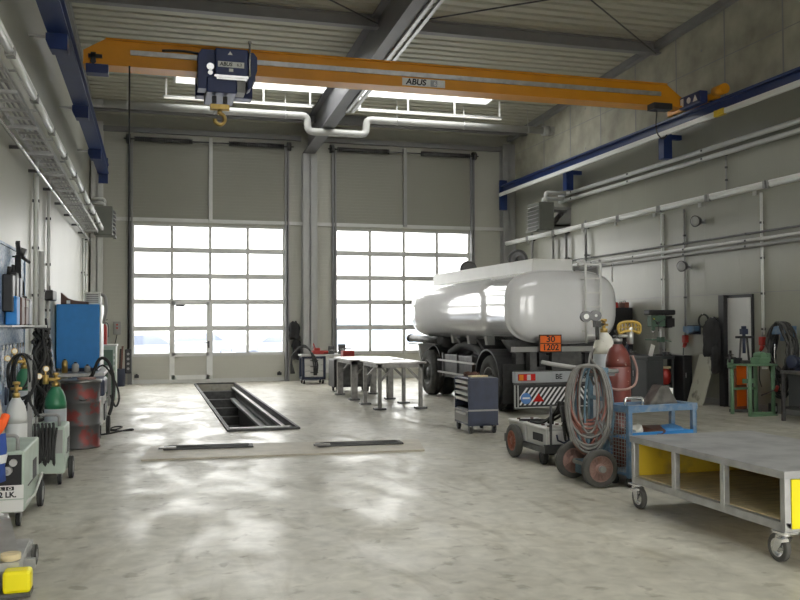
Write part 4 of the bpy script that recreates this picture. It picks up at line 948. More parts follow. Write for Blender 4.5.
# blue tool cabinet
t = thing('tool_cabinet', 'dark blue wheeled tool cabinet with pale drawers standing before the tanker', 'tool cabinet', (4.54, 12.22, 0), -0.05)
w, l = 0.47, 0.72
b = MB(); b.box(0.02, w, 0, 0.025, 0.12, 0.80); b.box(0.02, w, l - 0.025, l, 0.12, 0.80); b.box(w - 0.02, w, 0, l, 0.12, 0.80); b.box(0.0, w, 0, l, 0.12, 0.15); b.box(0.0, w, 0, l, 0.80, 0.83); b.box(0.02, w, 0, l, 0.33, 0.35)
b.box(0.0, 0.03, 0, 0.03, 0.12, 0.82); b.box(0.0, 0.03, l - 0.03, l, 0.12, 0.82); b.build('cabinet_body', 'cabblue', t, 0.006)
b = MB(); b.box(-0.006, w + 0.006, -0.008, 0, 0.335, 0.36); b.build('trim_strip', 'midgrey', t)
b = MB(); b.box(0.03, w - 0.03, 0.03, l - 0.03, 0.345, 0.36); b.box(0.25, w - 0.03, 0.03, l - 0.03, 0.36, 0.79); b.build('inner_back', 'black', t)
for k in range(4):
    b = MB(); b.box(0.0, 0.24, 0.05, l - 0.05, 0.475 + 0.085 * k, 0.525 + 0.085 * k); dr = b.build('drawer', 'alu', t, 0.005)
    b = MB(); b.box(-0.015, 0.0, 0.08, l - 0.08, 0.51 + 0.085 * k, 0.523 + 0.085 * k); b.build('drawer_pull', 'lightgrey', dr)
b = MB(); b.box(-0.005, 0.2, 0.03, l - 0.03, 0.15, 0.335); dr = b.build('bottom_drawer', 'midgrey', t, 0.006)
b = MB(); b.box(-0.02, -0.005, 0.12, l - 0.12, 0.27, 0.30); b.build('drawer_pull', 'lightgrey', dr)
for x, y in ((0.05, 0.06), (w - 0.05, 0.06), (0.05, l - 0.06), (w - 0.05, l - 0.06)):
    b = MB(); b.cyl((x - 0.018, y, 0.05), (x + 0.018, y, 0.05), 0.05, seg=14); c = b.build('caster', 'rubber', t)
    b = MB(); b.box(x - 0.03, x - 0.022, y - 0.03, y + 0.03, 0.04, 0.12); b.box(x + 0.022, x + 0.03, y - 0.03, y + 0.03, 0.04, 0.12); b.build('fork', 'darksteel', c)
t = thing('wood_block', 'small pale wooden block on top of the blue tool cabinet', 'block', (4.66, 12.4, 0.83), 0.1)
MB().box(0, 0.28, 0, 0.12, 0, 0.025).build('block', 'wood', t, 0.004)
t = thing('cloth_scrap', 'dark rag lying on the blue tool cabinet', 'rag', (4.69, 12.68, 0.83), 0.1)
b = MB(); drape(b, 0.1, 0.05, 0.0, 0.05, 0.13, 0.08, 9); b.build('rag', 'brown', t)

# battery starter cart
t = thing('battery_cart', 'low grey battery cart on rubber wheels under the tanker bumper', 'battery cart', (4.36, 9.2, 0))
b = MB(); b.box(0, 0.4, 0, 1.12, 0.17, 0.21); b.box(-0.02, 0.42, -0.02, 0, 0.15, 0.25); b.box(-0.02, 0.0, 0, 1.12, 0.15, 0.22); b.box(-0.03, 0.42, 1.12, 1.15, 0.15, 0.25); b.build('chassis', 'darksteel', t)
for k in range(2):
    y0 = 0.02 + 0.55 * k
    bt = MB().box(0.01, 0.39, y0, y0 + 0.52, 0.21, 0.42).build('battery', 'lightgrey', t, 0.008)
    b = MB(); b.box(0.0, 0.4, y0 - 0.005, y0 + 0.525, 0.42, 0.44); b.build('lid', 'white', bt, 0.004)
    for i in range(3):
        for j in range(2): MB().cyl((0.1 + 0.18 * j, y0 + 0.1 + 0.16 * i, 0.44), (0.1 + 0.18 * j, y0 + 0.1 + 0.16 * i, 0.455), 0.022, seg=10).build('cell_cap', 'brown', bt)
b = MB(); b.box(0.003, 0.012, 0.1, 0.36, 0.27, 0.36); b.build('label_plate', 'ink', t)
b = MB(); b.box(0.04, 0.37, -0.012, 0.02, 0.215, 0.40); b.build('end_panel', 'white', t)
b = MB(); b.tube([(0.13, -0.02, 0.36), (0.13, -0.05, 0.30), (0.2, -0.06, 0.27), (0.27, -0.05, 0.30), (0.27, -0.02, 0.36)], 0.012, 6); b.build('grip', 'cabblue', t)
for x in (-0.045, 0.445):
    make_wheel(t, 'wheel', (x, 0.80, 0.2), (-1 if x < 0 else 1, 0, 0), 0.2, 0.085, 'greyrubber', 'orangerim', 0, 0.6, 10)
for x in (0.05, 0.35):
    make_wheel(t, 'wheel', (x, 0.16, 0.085), (-1 if x < 0.2 else 1, 0, 0), 0.085, 0.06, 'rubber', 'darksteel', 0, 0.5)
b = MB(); b.cyl((-0.04, 0.80, 0.19), (0.44, 0.80, 0.19), 0.018, seg=8); b.build('axle', 'darksteel', t)
b = MB(); b.tube([(0.06, 0.0, 0.22), (0.06, -0.02, 0.7), (0.34, -0.02, 0.7), (0.34, 0, 0.22)], 0.018, 8); b.build('push_handle', 'darksteel', t)
t = thing('jumper_cable', 'black jumper cables draped over the battery cart handle', 'cable', (4.56, 9.18, 0))
b = MB()
for k in range(6):
    r = random.Random(k + 20); q = 0.03 * k
    b.tube([(-0.15 + q, 0.55 - 0.06 * k, 0.46), (-0.10 + q, 0.3, 0.47 + 0.02 * k), (-0.06 + q * 0.8, 0.05, 0.62), (-0.04 + q, -0.02, 0.74 - 0.01 * k), (-0.02 + q, -0.07, 0.55), (0.0 + q * 1.2, -0.08, 0.30 + 0.05 * k), (-0.02 + q, -0.06, 0.5)], 0.014, 6, smooth=5)
b.tube([(-0.2, 0.75, 0.46), (-0.05, 0.5, 0.48), (0.05, 0.3, 0.5), (0.1, 0.05, 0.66), (0.0, -0.02, 0.73)], 0.016, 6, smooth=5)
b.build('lead', 'rubber', t)
for x in (-0.05, 0.06):
    b = MB(); b.bar((x, -0.09, 0.70), (x + 0.02, -0.10, 0.52), 0.035, 0.05); b.bar((x + 0.03, -0.09, 0.70), (x + 0.01, -0.10, 0.52), 0.03, 0.04); b.build('clamp', 'black', t)
b = MB(); b.bar((0.03, -0.12, 0.66), (0.05, -0.13, 0.50), 0.05, 0.05); b.build('clamp', 'orange', t, 0.008)['label'] = 'orange clamp'

# gas cylinder cart
t = thing('gas_cart', 'two-wheeled welding gas cart with large rubber wheels carrying two cylinders', 'gas cart', (4.3, 7.9, 0))
for y in (-0.02, 0.56): make_wheel(t, 'wheel', (0.02, y, 0.19), (0, -1, 0), 0.19, 0.085, 'greyrubber', 'wheelred', 0, 0.66, 18)
b = MB(); b.cyl((0.02, -0.09, 0.19), (0.02, 0.62, 0.19), 0.02, seg=10); b.cyl((0.02, -0.10, 0.19), (0.02, -0.06, 0.19), 0.035, seg=12); b.cyl((0.02, 0.3, 0.19), (0.02, 0.51, 0.19), 0.03, seg=10); b.build('axle', 'midgrey', t)
b = MB(); b.box(0.22, 0.80, 0.24, 1.12, 0.07, 0.10); b.box(0.0, 0.26, 0.28, 0.46, 0.08, 0.22); b.build('base_plate', 'hoseblue', t)
b = MB()
for y in (0.27, 0.60): b.bar((0.26, y, 0.1), (0.26, y, 1.18), 0.045, 0.045)
for z in (0.45, 0.85): b.box(0.24, 0.28, 0.27, 0.60, z - 0.02, z + 0.02)
b.build('upright', 'hoseblue', t)
b = MB(); b.tube([(0.42, 0.30, 1.14), (0.10, 0.30, 1.16), (-0.3, 0.30, 1.22), (-0.45, 0.30, 1.25)], 0.022, 8); b.build('handle', 'midgrey', t)
b = MB(); b.box(0.06, 0.30, 0.15, 0.40, 1.1, 1.13); b.build('hose_hanger', 'darksteel', t)
b = MB(); b.tube([(0.33, 0.36, 0.72), (0.50, 0.285, 0.72), (0.66, 0.36, 0.72), (0.70, 0.6, 0.72)], 0.012, 6, smooth=4); b.build('chain', 'chrome', t)

def cylinder(name, lab, loc, r, h, bm, sm, valve='brass'):
    t = thing(name, lab, 'gas cylinder', loc, 0, 'gas cylinders')
    s = h - 0.30
    b = MB(); b.lathe([(r * 0.9, 0), (r, 0.02), (r, s)], seg=32); b.build('body', bm, t)
    b = MB(); b.lathe([(r, s), (r * 0.985, s + 0.06), (r * 0.88, s + 0.13), (r * 0.68, s + 0.19), (r * 0.42, s + 0.225), (r * 0.38, s + 0.24)], seg=32); b.build('shoulder', sm, t)
    b = MB(); b.cyl((0, 0, s + 0.24), (0, 0, s + 0.285), r * 0.34, seg=16); b.cyl((0, 0, s + 0.28), (0, 0, s + 0.36), 0.02, seg=10); b.cyl((-0.05, 0, s + 0.325), (0.05, 0, s + 0.325), 0.014, seg=8); b.build('valve', valve, t)
    b = MB(); b.lathe([(0.012, s + 0.36), (0.035, s + 0.365), (0.035, s + 0.39), (0.012, s + 0.395)], seg=12); b.build('hand_wheel', valve, t)
    return t, s
g, s = cylinder('gas_cylinder', 'grey gas cylinder with white shoulder on the gas cart', (4.92, 8.84, 0.10), 0.124, 1.50, 'greycyl', 'cylwhite')
b = MB(); b.cyl((-0.10, -0.05, s + 0.33), (0, 0, s + 0.33), 0.018, seg=8); b.box(-0.15, -0.09, -0.10, -0.02, s + 0.30, s + 0.37); b.cyl((-0.12, -0.06, s + 0.30), (-0.12, -0.07, s + 0.16), 0.022, seg=8); b.build('regulator', 'darksteel', g)
for dx, dz in ((-0.25, 0.42), (-0.13, 0.43)):
    b = MB(); b.cyl((dx, -0.03, s + dz), (dx - 0.02, -0.10, s + dz), 0.062, seg=20); ga = b.build('gauge', 'darksteel', g)
    b = MB(); b.cyl((dx - 0.02, -0.10, s + dz), (dx - 0.021, -0.104, s + dz), 0.03 if dx < -0.2 else 0.016, seg=18); b.build('dial', 'lampglass', ga)
g, s = cylinder('gas_cylinder', 'rusty red gas cylinder on the gas cart', (4.80, 8.33, 0.10), 0.132, 1.38, 'redbrown', 'redbrown', 'darksteel')
b = MB(); b.cyl((0, 0, s + 0.27), (0, 0, s + 0.30), 0.05, seg=14); b.cyl((0, -0.02, s + 0.33), (0.12, -0.05, s + 0.33), 0.018, seg=8); b.cyl((0.12, -0.05, s + 0.42), (0.12, -0.05, s + 0.24), 0.035, seg=12); b.build('regulator', 'steel', g)
b = MB(); b.tube([(-0.02, -0.07, s + 0.36), (-0.03, -0.07, s + 0.44), (0.04, -0.07, s + 0.475), (0.17, -0.07, s + 0.475), (0.23, -0.07, s + 0.44), (0.22, -0.07, s + 0.36), (0.15, -0.07, s + 0.38), (0.05, -0.07, s + 0.38)], 0.015, 8, True, smooth=3)
for k in range(6): b.bar((0.0 + 0.04 * k, -0.07, s + 0.37), (0.0 + 0.04 * k, -0.07, s + 0.465), 0.010, 0.02)
b.bar((-0.02, -0.07, s + 0.42), (0.22, -0.07, s + 0.42), 0.02, 0.014)
b.build('gauge_guard', 'brassyellow', g)['label'] = 'yellow perforated gauge guard'
for x in (0.05, 0.16):
    b = MB(); b.cyl((x, -0.02, s + 0.42), (x, -0.055, s + 0.42), 0.042, seg=18); b.build('gauge', 'midgrey', g)
t = thing('gas_hose', 'red and grey twin gas hoses coiled on the gas cart', 'hose', (4.40, 8.12, 0))
ux, uy = 0.88, -0.47
def coil(b, n, seed, cx, cz, rx, rz, r, off):
    rg = random.Random(seed)
    for k in range(n):
        a = rx * rg.choice((0.5, 0.65, 0.8, 0.9, 1.0, 1.0, 1.05, 1.1)) * (1 + rg.uniform(-0.08, 0.08)); c = rz * rg.uniform(0.62, 1.1); dz = rg.uniform(-0.02, 0.03) + (rz - c) * 0.9; dd = rg.uniform(-0.05, 0.05) + off; pts = []
        for i in range(14):
            th = 2 * PI * i / 14; p = a * math.cos(th) * (1 - 0.12 * math.sin(th)); q = cz + dz + c * math.sin(th)
            if q > 1.17: q = 1.17 + (q - 1.17) * 0.35
            pts.append((cx + ux * p - uy * dd * -1, uy * p - ux * dd, q))
        b.tube(pts, r, 7, True, smooth=3)
b = MB(); coil(b, 15, 1, -0.07, 0.82, 0.195, 0.46, 0.0125, 0.05); b.build('hose_run', 'hosered', t)
b = MB(); coil(b, 14, 2, -0.065, 0.82, 0.20, 0.47, 0.0125, 0.05); b.build('hose_run', 'hosegrey', t)
b = MB(); coil(b, 4, 4, 0.0, 0.78, 0.2, 0.46, 0.0125, 0.03); b.build('hose_run', 'hoseblue', t)
b = MB(); b.tube([(0.52, 0.12, 1.30), (0.56, 0.10, 1.15), (0.50, 0.04, 1.0), (0.36, 0.02, 0.95), (0.20, 0.02, 0.97), (0.02, 0.0, 1.08), (-0.04, 0.05, 1.18)], 0.013, 7, smooth=6); b.build('feed_hose', 'wheelred', t)
b = MB(); b.tube([(0.33, 0.6, 1.36), (0.24, 0.5, 1.25), (0.26, 0.3, 1.12), (0.14, 0.1, 1.05), (0.02, 0.02, 1.15)], 0.012, 7, smooth=6); b.tube([(0.33, 0.6, 1.36), (0.20, 0.45, 1.3), (0.10, 0.3, 1.15), (0.05, 0.1, 1.0)], 0.012, 7, smooth=6); b.build('feed_hose', 'hosegrey', t)
b = MB()
for k in range(4): b.bar((-0.04 + 0.03 * k, -0.12, 0.66), (0.02 + 0.045 * k, -0.14, 0.50), 0.02, 0.02)
b.bar((0.0, -0.12, 0.72), (0.12, -0.13, 0.40), 0.022, 0.022); b.build('torch', 'darksteel', t)

# blue mesh-sided trolley
TX, TY, TA = 4.56, 7.72, 0.12
def on_trolley(x, y, z): return (TX + x * math.cos(TA) - y * math.sin(TA), TY + x * math.sin(TA) + y * math.cos(TA), z)
t = thing('tool_trolley', 'blue trolley with wire mesh side and open shelf behind the low flat cart', 'trolley', (TX, TY, 0), TA); w, l, h = 0.86, 0.38, 0.82
b = MB()
for x in (0.025, w - 0.025):
    for y in (0.025, l - 0.025): b.box(x - 0.025, x + 0.025, y - 0.025, y + 0.025, 0.10, h)
b.box(0, w, 0, 0.04, h - 0.07, h); b.box(0, w, l - 0.04, l, h - 0.07, h); b.box(0, 0.04, 0, l, h - 0.07, h); b.box(w - 0.04, w, 0, l, h - 0.07, h); b.box(0, w, 0, l, 0.12, 0.15); b.build('frame', 'trolleyblue', t, 0.005)
b = MB(); b.box(0.02, w - 0.02, 0.02, l - 0.02, h - 0.045, h - 0.03); b.build('top_tray', 'midgrey', t)
b = MB(); b.box(0.05, w - 0.05, 0.01, l - 0.02, 0.47, 0.49); b.box(0.05, w - 0.05, 0.0, 0.015, 0.47, 0.55); b.build('shelf_tray', 'trayblue', t)
b = MB()
for k in range(7): b.cyl((0.015, 0.04 + 0.047 * k, 0.14), (0.015, 0.04 + 0.047 * k, h - 0.05), 0.0035, seg=5)
for k in range(17): b.cyl((0.015, 0.03, 0.15 + 0.037 * k), (0.015, l - 0.03, 0.15 + 0.037 * k), 0.0035, seg=5)
b.build('wire_mesh', 'midgrey', t)
b = MB(); b.tube(elbow_path([(0.02, 0.08, h - 0.02), (0.02, 0.08, h + 0.07), (0.24, 0.08, h + 0.07), (0.24, 0.08, h - 0.02)], 0.03), 0.014, 8); b.build('handle', 'chrome', t)
for x in (0.06, w - 0.06):
    for y in (0.06, l - 0.06):
        b = MB(); b.cyl((x - 0.02, y, 0.05), (x + 0.02, y, 0.05), 0.05, seg=14); b.box(x - 0.03, x + 0.03, y - 0.02, y + 0.02, 0.06, 0.12); b.build('caster', 'rubber', t)
t = thing('steel_bracket', 'grey triangular steel bracket lying on the blue trolley', 'bracket', on_trolley(0.36, 0.08, 0.79), TA)
b = MB(); b.prism([(0, 0), (0.36, 0), (0.22, 0.21), (0.16, 0.21)], 'Y', 0.02, 0.2)
b.build('gusset', 'oilsteel', t, 0.006)
b = MB(); b.bar((-0.03, 0.06, 0.01), (0.13, 0.06, 0.21), 0.12, 0.03, up=(1, 0, -0.6)); b.build('flange', 'oilsteel', t)
t = thing('paper_box', 'small white box behind the steel bracket on the blue trolley', 'box', on_trolley(0.66, 0.24, 0.79), 0.15)
b = MB(); b.box(0, 0.1, 0, 0.1, 0, 0.17); b.build('carton', 'paper', t)
b = MB(); b.box(0.035, 0.07, -0.003, 0, 0.08, 0.12); b.build('print', 'ink', t)
def glove(name, lab, loc, m, sx, seed, cat='glove'):
    t = thing(name, lab, cat, loc, 0.2); b = MB(); r = random.Random(seed)
    n = 14; rings = []
    for i in range(7):
        f = i / 6; ww = sx * (0.55 + 0.45 * math.sin(PI * (0.15 + 0.8 * f)))
        rings.append([(0.24 * f * sx * 2.2 - 0.12, ww * 0.34 * math.cos(2 * PI * k / n) * (1 + 0.15 * r.uniform(-1, 1)), 0.05 + 0.05 * math.sin(2 * PI * k / n) * (0.8 + 0.3 * r.random())) for k in range(n)])
    b.loft(rings); b.build('cloth', m, t)
    b = MB()
    for k in range(4): b.cyl((0.36 * sx - 0.04, (-0.12 + 0.08 * k) * sx, 0.045), (0.36 * sx + 0.09 + 0.015 * (k % 2), (-0.15 + 0.1 * k) * sx, 0.03), 0.022 * sx * 1.6, 0.016 * sx * 1.6, 8)
    b.build('finger', m, t)
glove('work_glove', 'blue work glove on the shelf of the blue trolley', on_trolley(0.60, 0.18, 0.49), 'ciano', 0.5, 4)
glove('work_glove', 'reddish work glove on the shelf of the blue trolley', on_trolley(0.36, 0.18, 0.49), 'brown', 0.55, 5)
t = thing('white_rag', 'white rag on the shelf of the blue trolley', 'rag', on_trolley(0.16, 0.14, 0.49)); b = MB(); drape(b, 0.04, 0.02, 0.0, 0.11, 0.1, 0.06, 14); b.build('rag', 'paper', t)
t = thing('spray_can', 'black can lying on the shelf of the blue trolley', 'can', on_trolley(0.45, 0.31, 0.525), TA); b = MB(); b.cyl((-0.12, 0, 0), (0.12, 0, 0), 0.035, seg=16); b.build('can', 'ink', t)
b = MB(); b.cyl((0.12, 0, 0), (0.16, 0, 0), 0.02, seg=10); b.build('nozzle', 'cabblue', t)

# big low flat cart at the right
t = thing('flat_cart', 'low steel-topped cart with yellow boards and swivel casters at the right edge', 'cart', (4.14, 5.0, 0)); w, l, h = 1.25, 1.97, 0.635
b = MB(); b.box(-0.01, w + 0.01, -0.01, l + 0.01, h - 0.055, h); b.build('steel_top', 'tabletop', t, 0.004)
b = MB()
for y in (0.025, 0.68, 1.32, l - 0.025): b.box(0, 0.05, y - 0.025, y + 0.025, 0.24, h - 0.055)
for y in (0.025, 0.68, 1.32, l - 0.025): b.box(w - 0.05, w, y - 0.025, y + 0.025, 0.24, h - 0.055)
b.box(0, 0.05, 0, l, 0.22, 0.28); b.box(w - 0.05, w, 0, l, 0.22, 0.28); b.box(0, w, 0, 0.05, 0.22, 0.28); b.box(0, w, l - 0.05, l, 0.22, 0.28); b.build('frame', 'steel', t, 0.004)
b = MB(); b.box(0.05, w - 0.05, 0.05, l - 0.05, 0.25, 0.285); b.build('shelf', 'wood', t)
b = MB(); b.box(0.05, w - 0.05, l - 0.03, l - 0.012, 0.28, h - 0.055); b.build('end_board', 'dirtyyellow', t)
b = MB(); b.box(0.052, w - 0.052, -0.004, 0.03, 0.24, h - 0.06); b.build('end_board', 'signal', t)
b = MB(); b.box(w - 0.03, w - 0.012, 0.72, l - 0.05, 0.28, h - 0.055); b.build('side_board', 'dirtyyellow', t)
for x in (0.03, w - 0.06):
    for y in (0.05, l - 0.05):
        s = 1 if y < 1 else -1
        b = MB(); b.box(x - 0.06, x + 0.07, y - 0.06, y + 0.06, 0.205, 0.22); b.cyl((x, y, 0.185), (x, y, 0.205), 0.045, seg=14)
        off = 0.05 if y < 1 else -0.03
        for e in (-1, 1): b.prism([(y - 0.05, 0.19), (y + 0.04, 0.19), (y + off + 0.025, 0.075), (y + off - 0.02, 0.075)], 'X', x + e * 0.034 - 0.004, x + e * 0.034 + 0.004)
        b.box(x - 0.09, x - 0.03, y - 0.08, y - 0.02, 0.165, 0.185); b.build('caster_fork', 'chrome', t)
        make_wheel(t, 'caster_wheel', (x, y + off, 0.098), (-1, 0, 0), 0.098, 0.048, 'greyrubber', 'chrome', 0, 0.62)
t = thing('paper_scrap', 'small white scrap on the shelf of the low flat cart', 'scrap', (5.1, 6.0, 0.285), 0.4); MB().box(0, 0.09, 0, 0.07, 0, 0.06).build('scrap', 'paper', t)

# ================================================================ RIGHT WALL
t = thing('workbench', 'long charcoal workbench against the wall under the drill press', 'workbench', (9.98, 16.1, 0)); w, l = 0.62, 1.9
b = MB(); b.box(-0.03, w, -0.03, l, 0.88, 0.94); b.build('worktop', 'bench', t, 0.008)
b = MB(); b.box(0, 0.36, 0, l, 0.06, 0.88); b.box(w - 0.05, w, 0, 0.05, 0, 0.88); b.box(w - 0.05, w, l - 0.05, l, 0, 0.88); b.box(0.03, 0.33, 0.03, l - 0.03, 0, 0.06); b.build('body', 'bench', t)
for k in range(3):
    b = MB(); b.box(-0.015, 0, 0.03 + 0.62 * k, 0.62 + 0.62 * k, 0.1, 0.84); dr = b.build('door', 'bench', t, 0.005)
    b = MB(); b.cyl((-0.03, 0.54 + 0.62 * k, 0.5), (-0.03, 0.54 + 0.62 * k, 0.62), 0.01, seg=8); b.cyl((-0.03, 0.54 + 0.62 * k, 0.56), (-0.015, 0.54 + 0.62 * k, 0.56), 0.006, seg=6); b.build('handle', 'steel', dr)
b = MB(); b.box(0.02, 0.34, -0.012, 0, 0.1, 0.84); b.build('end_panel', 'bench', t, 0.004)
t = thing('narrow_cabinet', 'narrow black cabinet at the wall end of the workbench', 'cabinet', (10.66, 15.85, 0))
b = MB(); b.box(0, 0.21, 0, 0.6, 0, 0.96); b.build('body', 'black', t, 0.008)
b = MB(); b.box(0.02, 0.19, -0.012, 0, 0.05, 0.92); b.build('door', 'black', t, 0.004)
b = MB(); b.cyl((0.04, -0.03, 0.5), (0.04, -0.03, 0.6), 0.008, seg=6); b.cyl((0.04, -0.03, 0.55), (0.04, -0.01, 0.55), 0.005, seg=6); b.build('handle', 'steel', t)
t = thing('red_bucket', 'red bucket on a pale stand below the workbench end', 'bucket', (10.48, 16.24, 0))
b = MB(); b.lathe([(0.05, 0.33), (0.10, 0.38), (0.125, 0.52), (0.10, 0.62), (0.06, 0.68)], seg=20); b.build('bucket', 'red', t)
b = MB(); b.box(-0.09, 0.09, -0.09, 0.09, 0, 0.33); b.build('stand', 'darksteel', t)
b = MB(); b.box(-0.11, 0.12, -0.1, 0.1, 0.68, 0.72); b.build('lid', 'wood', t)

t = thing('drill_press', 'dark green pillar drill standing on the workbench', 'drill press', (10.45, 16.35, 0.94))
b = MB(); b.box(-0.22, 0.16, -0.14, 0.14, 0, 0.04); b.build('base', 'darksteel', t, 0.01)
b = MB(); b.cyl((0, 0, 0.04), (0, 0, 0.88), 0.04, seg=16); b.build('column', 'steel', t)
b = MB(); b.box(-0.30, 0.0, -0.13, 0.13, 0.33, 0.36); b.box(-0.06, 0.06, -0.06, 0.06, 0.29, 0.40); b.bar((0.05, -0.07, 0.34), (0.17, -0.14, 0.30), 0.02, 0.02); b.build('drill_table', 'drabgreen', t)
b = MB(); b.box(-0.27, 0.07, -0.09, 0.09, 0.62, 0.86); b.cyl((-0.18, 0, 0.62), (-0.18, 0, 0.54), 0.045, seg=14); b.build('drill_head', 'drabgreen', t, 0.015)
b = MB(); b.cyl((-0.18, 0, 0.54), (-0.18, 0, 0.47), 0.025, 0.015, 12); b.cyl((-0.18, 0, 0.47), (-0.18, 0, 0.40), 0.006, seg=8); b.build('chuck', 'chrome', t)
b = MB(); b.box(-0.34, 0.30, -0.12, 0.12, 0.87, 0.98); b.build('belt_cover', 'black', t, 0.03)
b = MB(); b.cyl((0.17, 0, 0.60), (0.17, 0, 0.85), 0.10, seg=18); b.box(0.08, 0.26, -0.13, -0.09, 0.62, 0.8); b.build('motor', 'black', t)
b = MB(); b.cyl((-0.14, -0.09, 0.70), (-0.14, -0.14, 0.70), 0.03, seg=12)
for k in range(3):
    a = 2 * PI * k / 3 + 0.5; b.cyl((-0.14, -0.13, 0.70), (-0.14 + 0.16 * math.cos(a), -0.15, 0.70 + 0.16 * math.sin(a)), 0.008, seg=6); b.lathe([(0.005, -0.02), (0.016, 0), (0.005, 0.02)], (-0.14 + 0.16 * math.cos(a), -0.15, 0.70 + 0.16 * math.sin(a)), (0, 0, 1), 10)
b.build('feed_handle', 'darksteel', t)
b = MB(); b.cyl((-0.22, -0.09, 0.78), (-0.22, -0.10, 0.78), 0.02, seg=12); b.build('switch', 'signal', t)
t = thing('leaning_card', 'white card leaning against things at the foot of the drill press', 'card', (10.13, 16.25, 0.94), 0.1)
b = MB(); b.bar((0, 0.0, 0.0), (0.10, 0.03, 0.24), 0.11, 0.008, up=(0, 1, 0)); b.build('card', 'paper', t)
t = thing('blue_bottle', 'blue bottle on the workbench behind the red gas cylinder', 'bottle', (10.03, 17.0, 0.94)); b = MB(); b.lathe([(0.05, 0), (0.055, 0.02), (0.055, 0.17), (0.02, 0.22), (0.02, 0.26)], seg=16); b.build('body', 'cabblue', t)
b = MB(); b.cyl((0, 0, 0.26), (0, 0, 0.285), 0.024, seg=12); b.build('cap', 'white', t)
for i, (x, y, sx, sy, sz, lab) in enumerate(((10.2, 17.25, 0.2, 0.14, 0.12, 'small black machine vice left of the drill press'), (10.44, 16.13, 0.14, 0.1, 0.09, 'small dark clamp on the workbench corner by the black cabinet'))):
    t = thing('machine_vice', lab, 'vice', (x, y, 0.94))
    b = MB(); b.box(-sx / 2, sx / 2, -sy / 2, sy / 2, 0, sz * 0.4); b.box(-sx / 2, -sx / 4, -sy / 2, sy / 2, sz * 0.4, sz); b.box(sx * 0.1, sx * 0.3, -sy / 2, sy / 2, sz * 0.4, sz); b.build('body', 'darksteel', t, 0.005)
    b = MB(); b.cyl((sx / 2, 0, sz * 0.6), (sx * 0.9, 0, sz * 0.6), 0.01, seg=8); b.cyl((sx * 0.85, -0.05, sz * 0.6), (sx * 0.85, 0.05, sz * 0.6), 0.007, seg=6); b.build('spindle', 'steel', t)
t = thing('tall_cupboard', 'black tall cupboard against the wall behind the tanker end', 'cupboard', (10.2, 18.15, 0))
b = MB(); b.box(0, 0.66, 0, 0.9, 0, 2.0); b.build('carcass', 'black', t, 0.008)
b = MB(); b.box(-0.012, 0, 0.02, 0.44, 0.05, 1.97); b.box(-0.012, 0, 0.46, 0.88, 0.05, 1.97); b.build('door', 'black', t, 0.004)
b = MB(); b.cyl((-0.03, 0.41, 1.0), (-0.03, 0.41, 1.15), 0.008, seg=6); b.cyl((-0.03, 0.41, 1.07), (-0.01, 0.41, 1.07), 0.005, seg=6); b.build('handle', 'steel', t)
for i, (x, y, m, lab) in enumerate(((10.30, 18.25, 'orangerim', 'first red tool case from the tanker on the black cupboard'), (10.46, 18.3, 'red', 'red tool case second from the tanker on the black cupboard'), (10.62, 18.25, 'brown', 'brown tool case on the black cupboard'), (10.75, 18.3, 'orangerim', 'red tool case nearest the wall on the black cupboard'))):
    t = thing('tool_case', lab, 'tool case', (x, y, 2.0), 0.2 * (i % 2) - 0.1, 'cases on the black cupboard'); h = (0.17, 0.13, 0.11, 0.13)[i]
    b = MB(); b.box(-0.06, 0.06, -0.08, 0.16, 0, h); b.build('case_body', m, t, 0.012)
    b = MB(); b.tube([(0, -0.02, h), (0, -0.02, h + 0.03), (0, 0.08, h + 0.03), (0, 0.08, h)], 0.008, 6); b.build('handle', 'black', t)

t = thing('leaning_board', 'scuffed pale board leaning on the wall between workbench and door', 'board', (10.52, 14.98, 0))
b = MB(); b.bar((0.0, 0.28, 0.0), (0.33, 0.30, 1.0), 0.02, 0.54, up=(0, 1, 0)); b.build('board', 'board', t, 0.004)
t = thing('wall_bracket', 'small blue bracket box on the wall left of the black jackets', 'bracket', (XR, 15.8, 1.5))
b = MB(); b.prism([(-0.2, 0.07), (0.2, 0.07), (0.2, -0.04), (0.05, -0.09), (-0.2, -0.03)], 'X', -0.14, 0); b.build('box', 'trolleyblue', t, 0.006)
b = MB(); b.box(-0.02, 0, -0.22, 0.22, -0.1, 0.09); b.build('back_plate', 'cabblue', t)
t = thing('black_jackets', 'black work jackets hanging on a hook beside the wall door', 'jacket', (XR - 0.17, 14.98, 0))
b = MB(); drape(b, 0, 0.0, 0.98, 1.74, 0.10, 0.24, 21); b.build('jacket', 'leather', t)
b = MB(); drape(b, -0.03, -0.16, 0.66, 1.22, 0.07, 0.12, 22); b.build('sleeve', 'leather', t)
b = MB(); b.cyl((0.165, 0, 1.72), (-0.02, 0, 1.74), 0.015, seg=8); b.build('hook', 'steel', t)
t = thing('black_ring', 'black rubber ring hanging on the wall beside the jackets', 'ring', (XR - 0.07, 15.38, 1.68)); b = MB(); b.ring((0, 0, 0), (1, 0.2, 0), 0.13, 0.02, 26, 8); b.build('ring', 'rubber', t)
b = MB(); b.cyl((0.06, 0, 0.12), (-0.03, 0, 0.14), 0.01, seg=6); b.build('peg', 'steel', t)
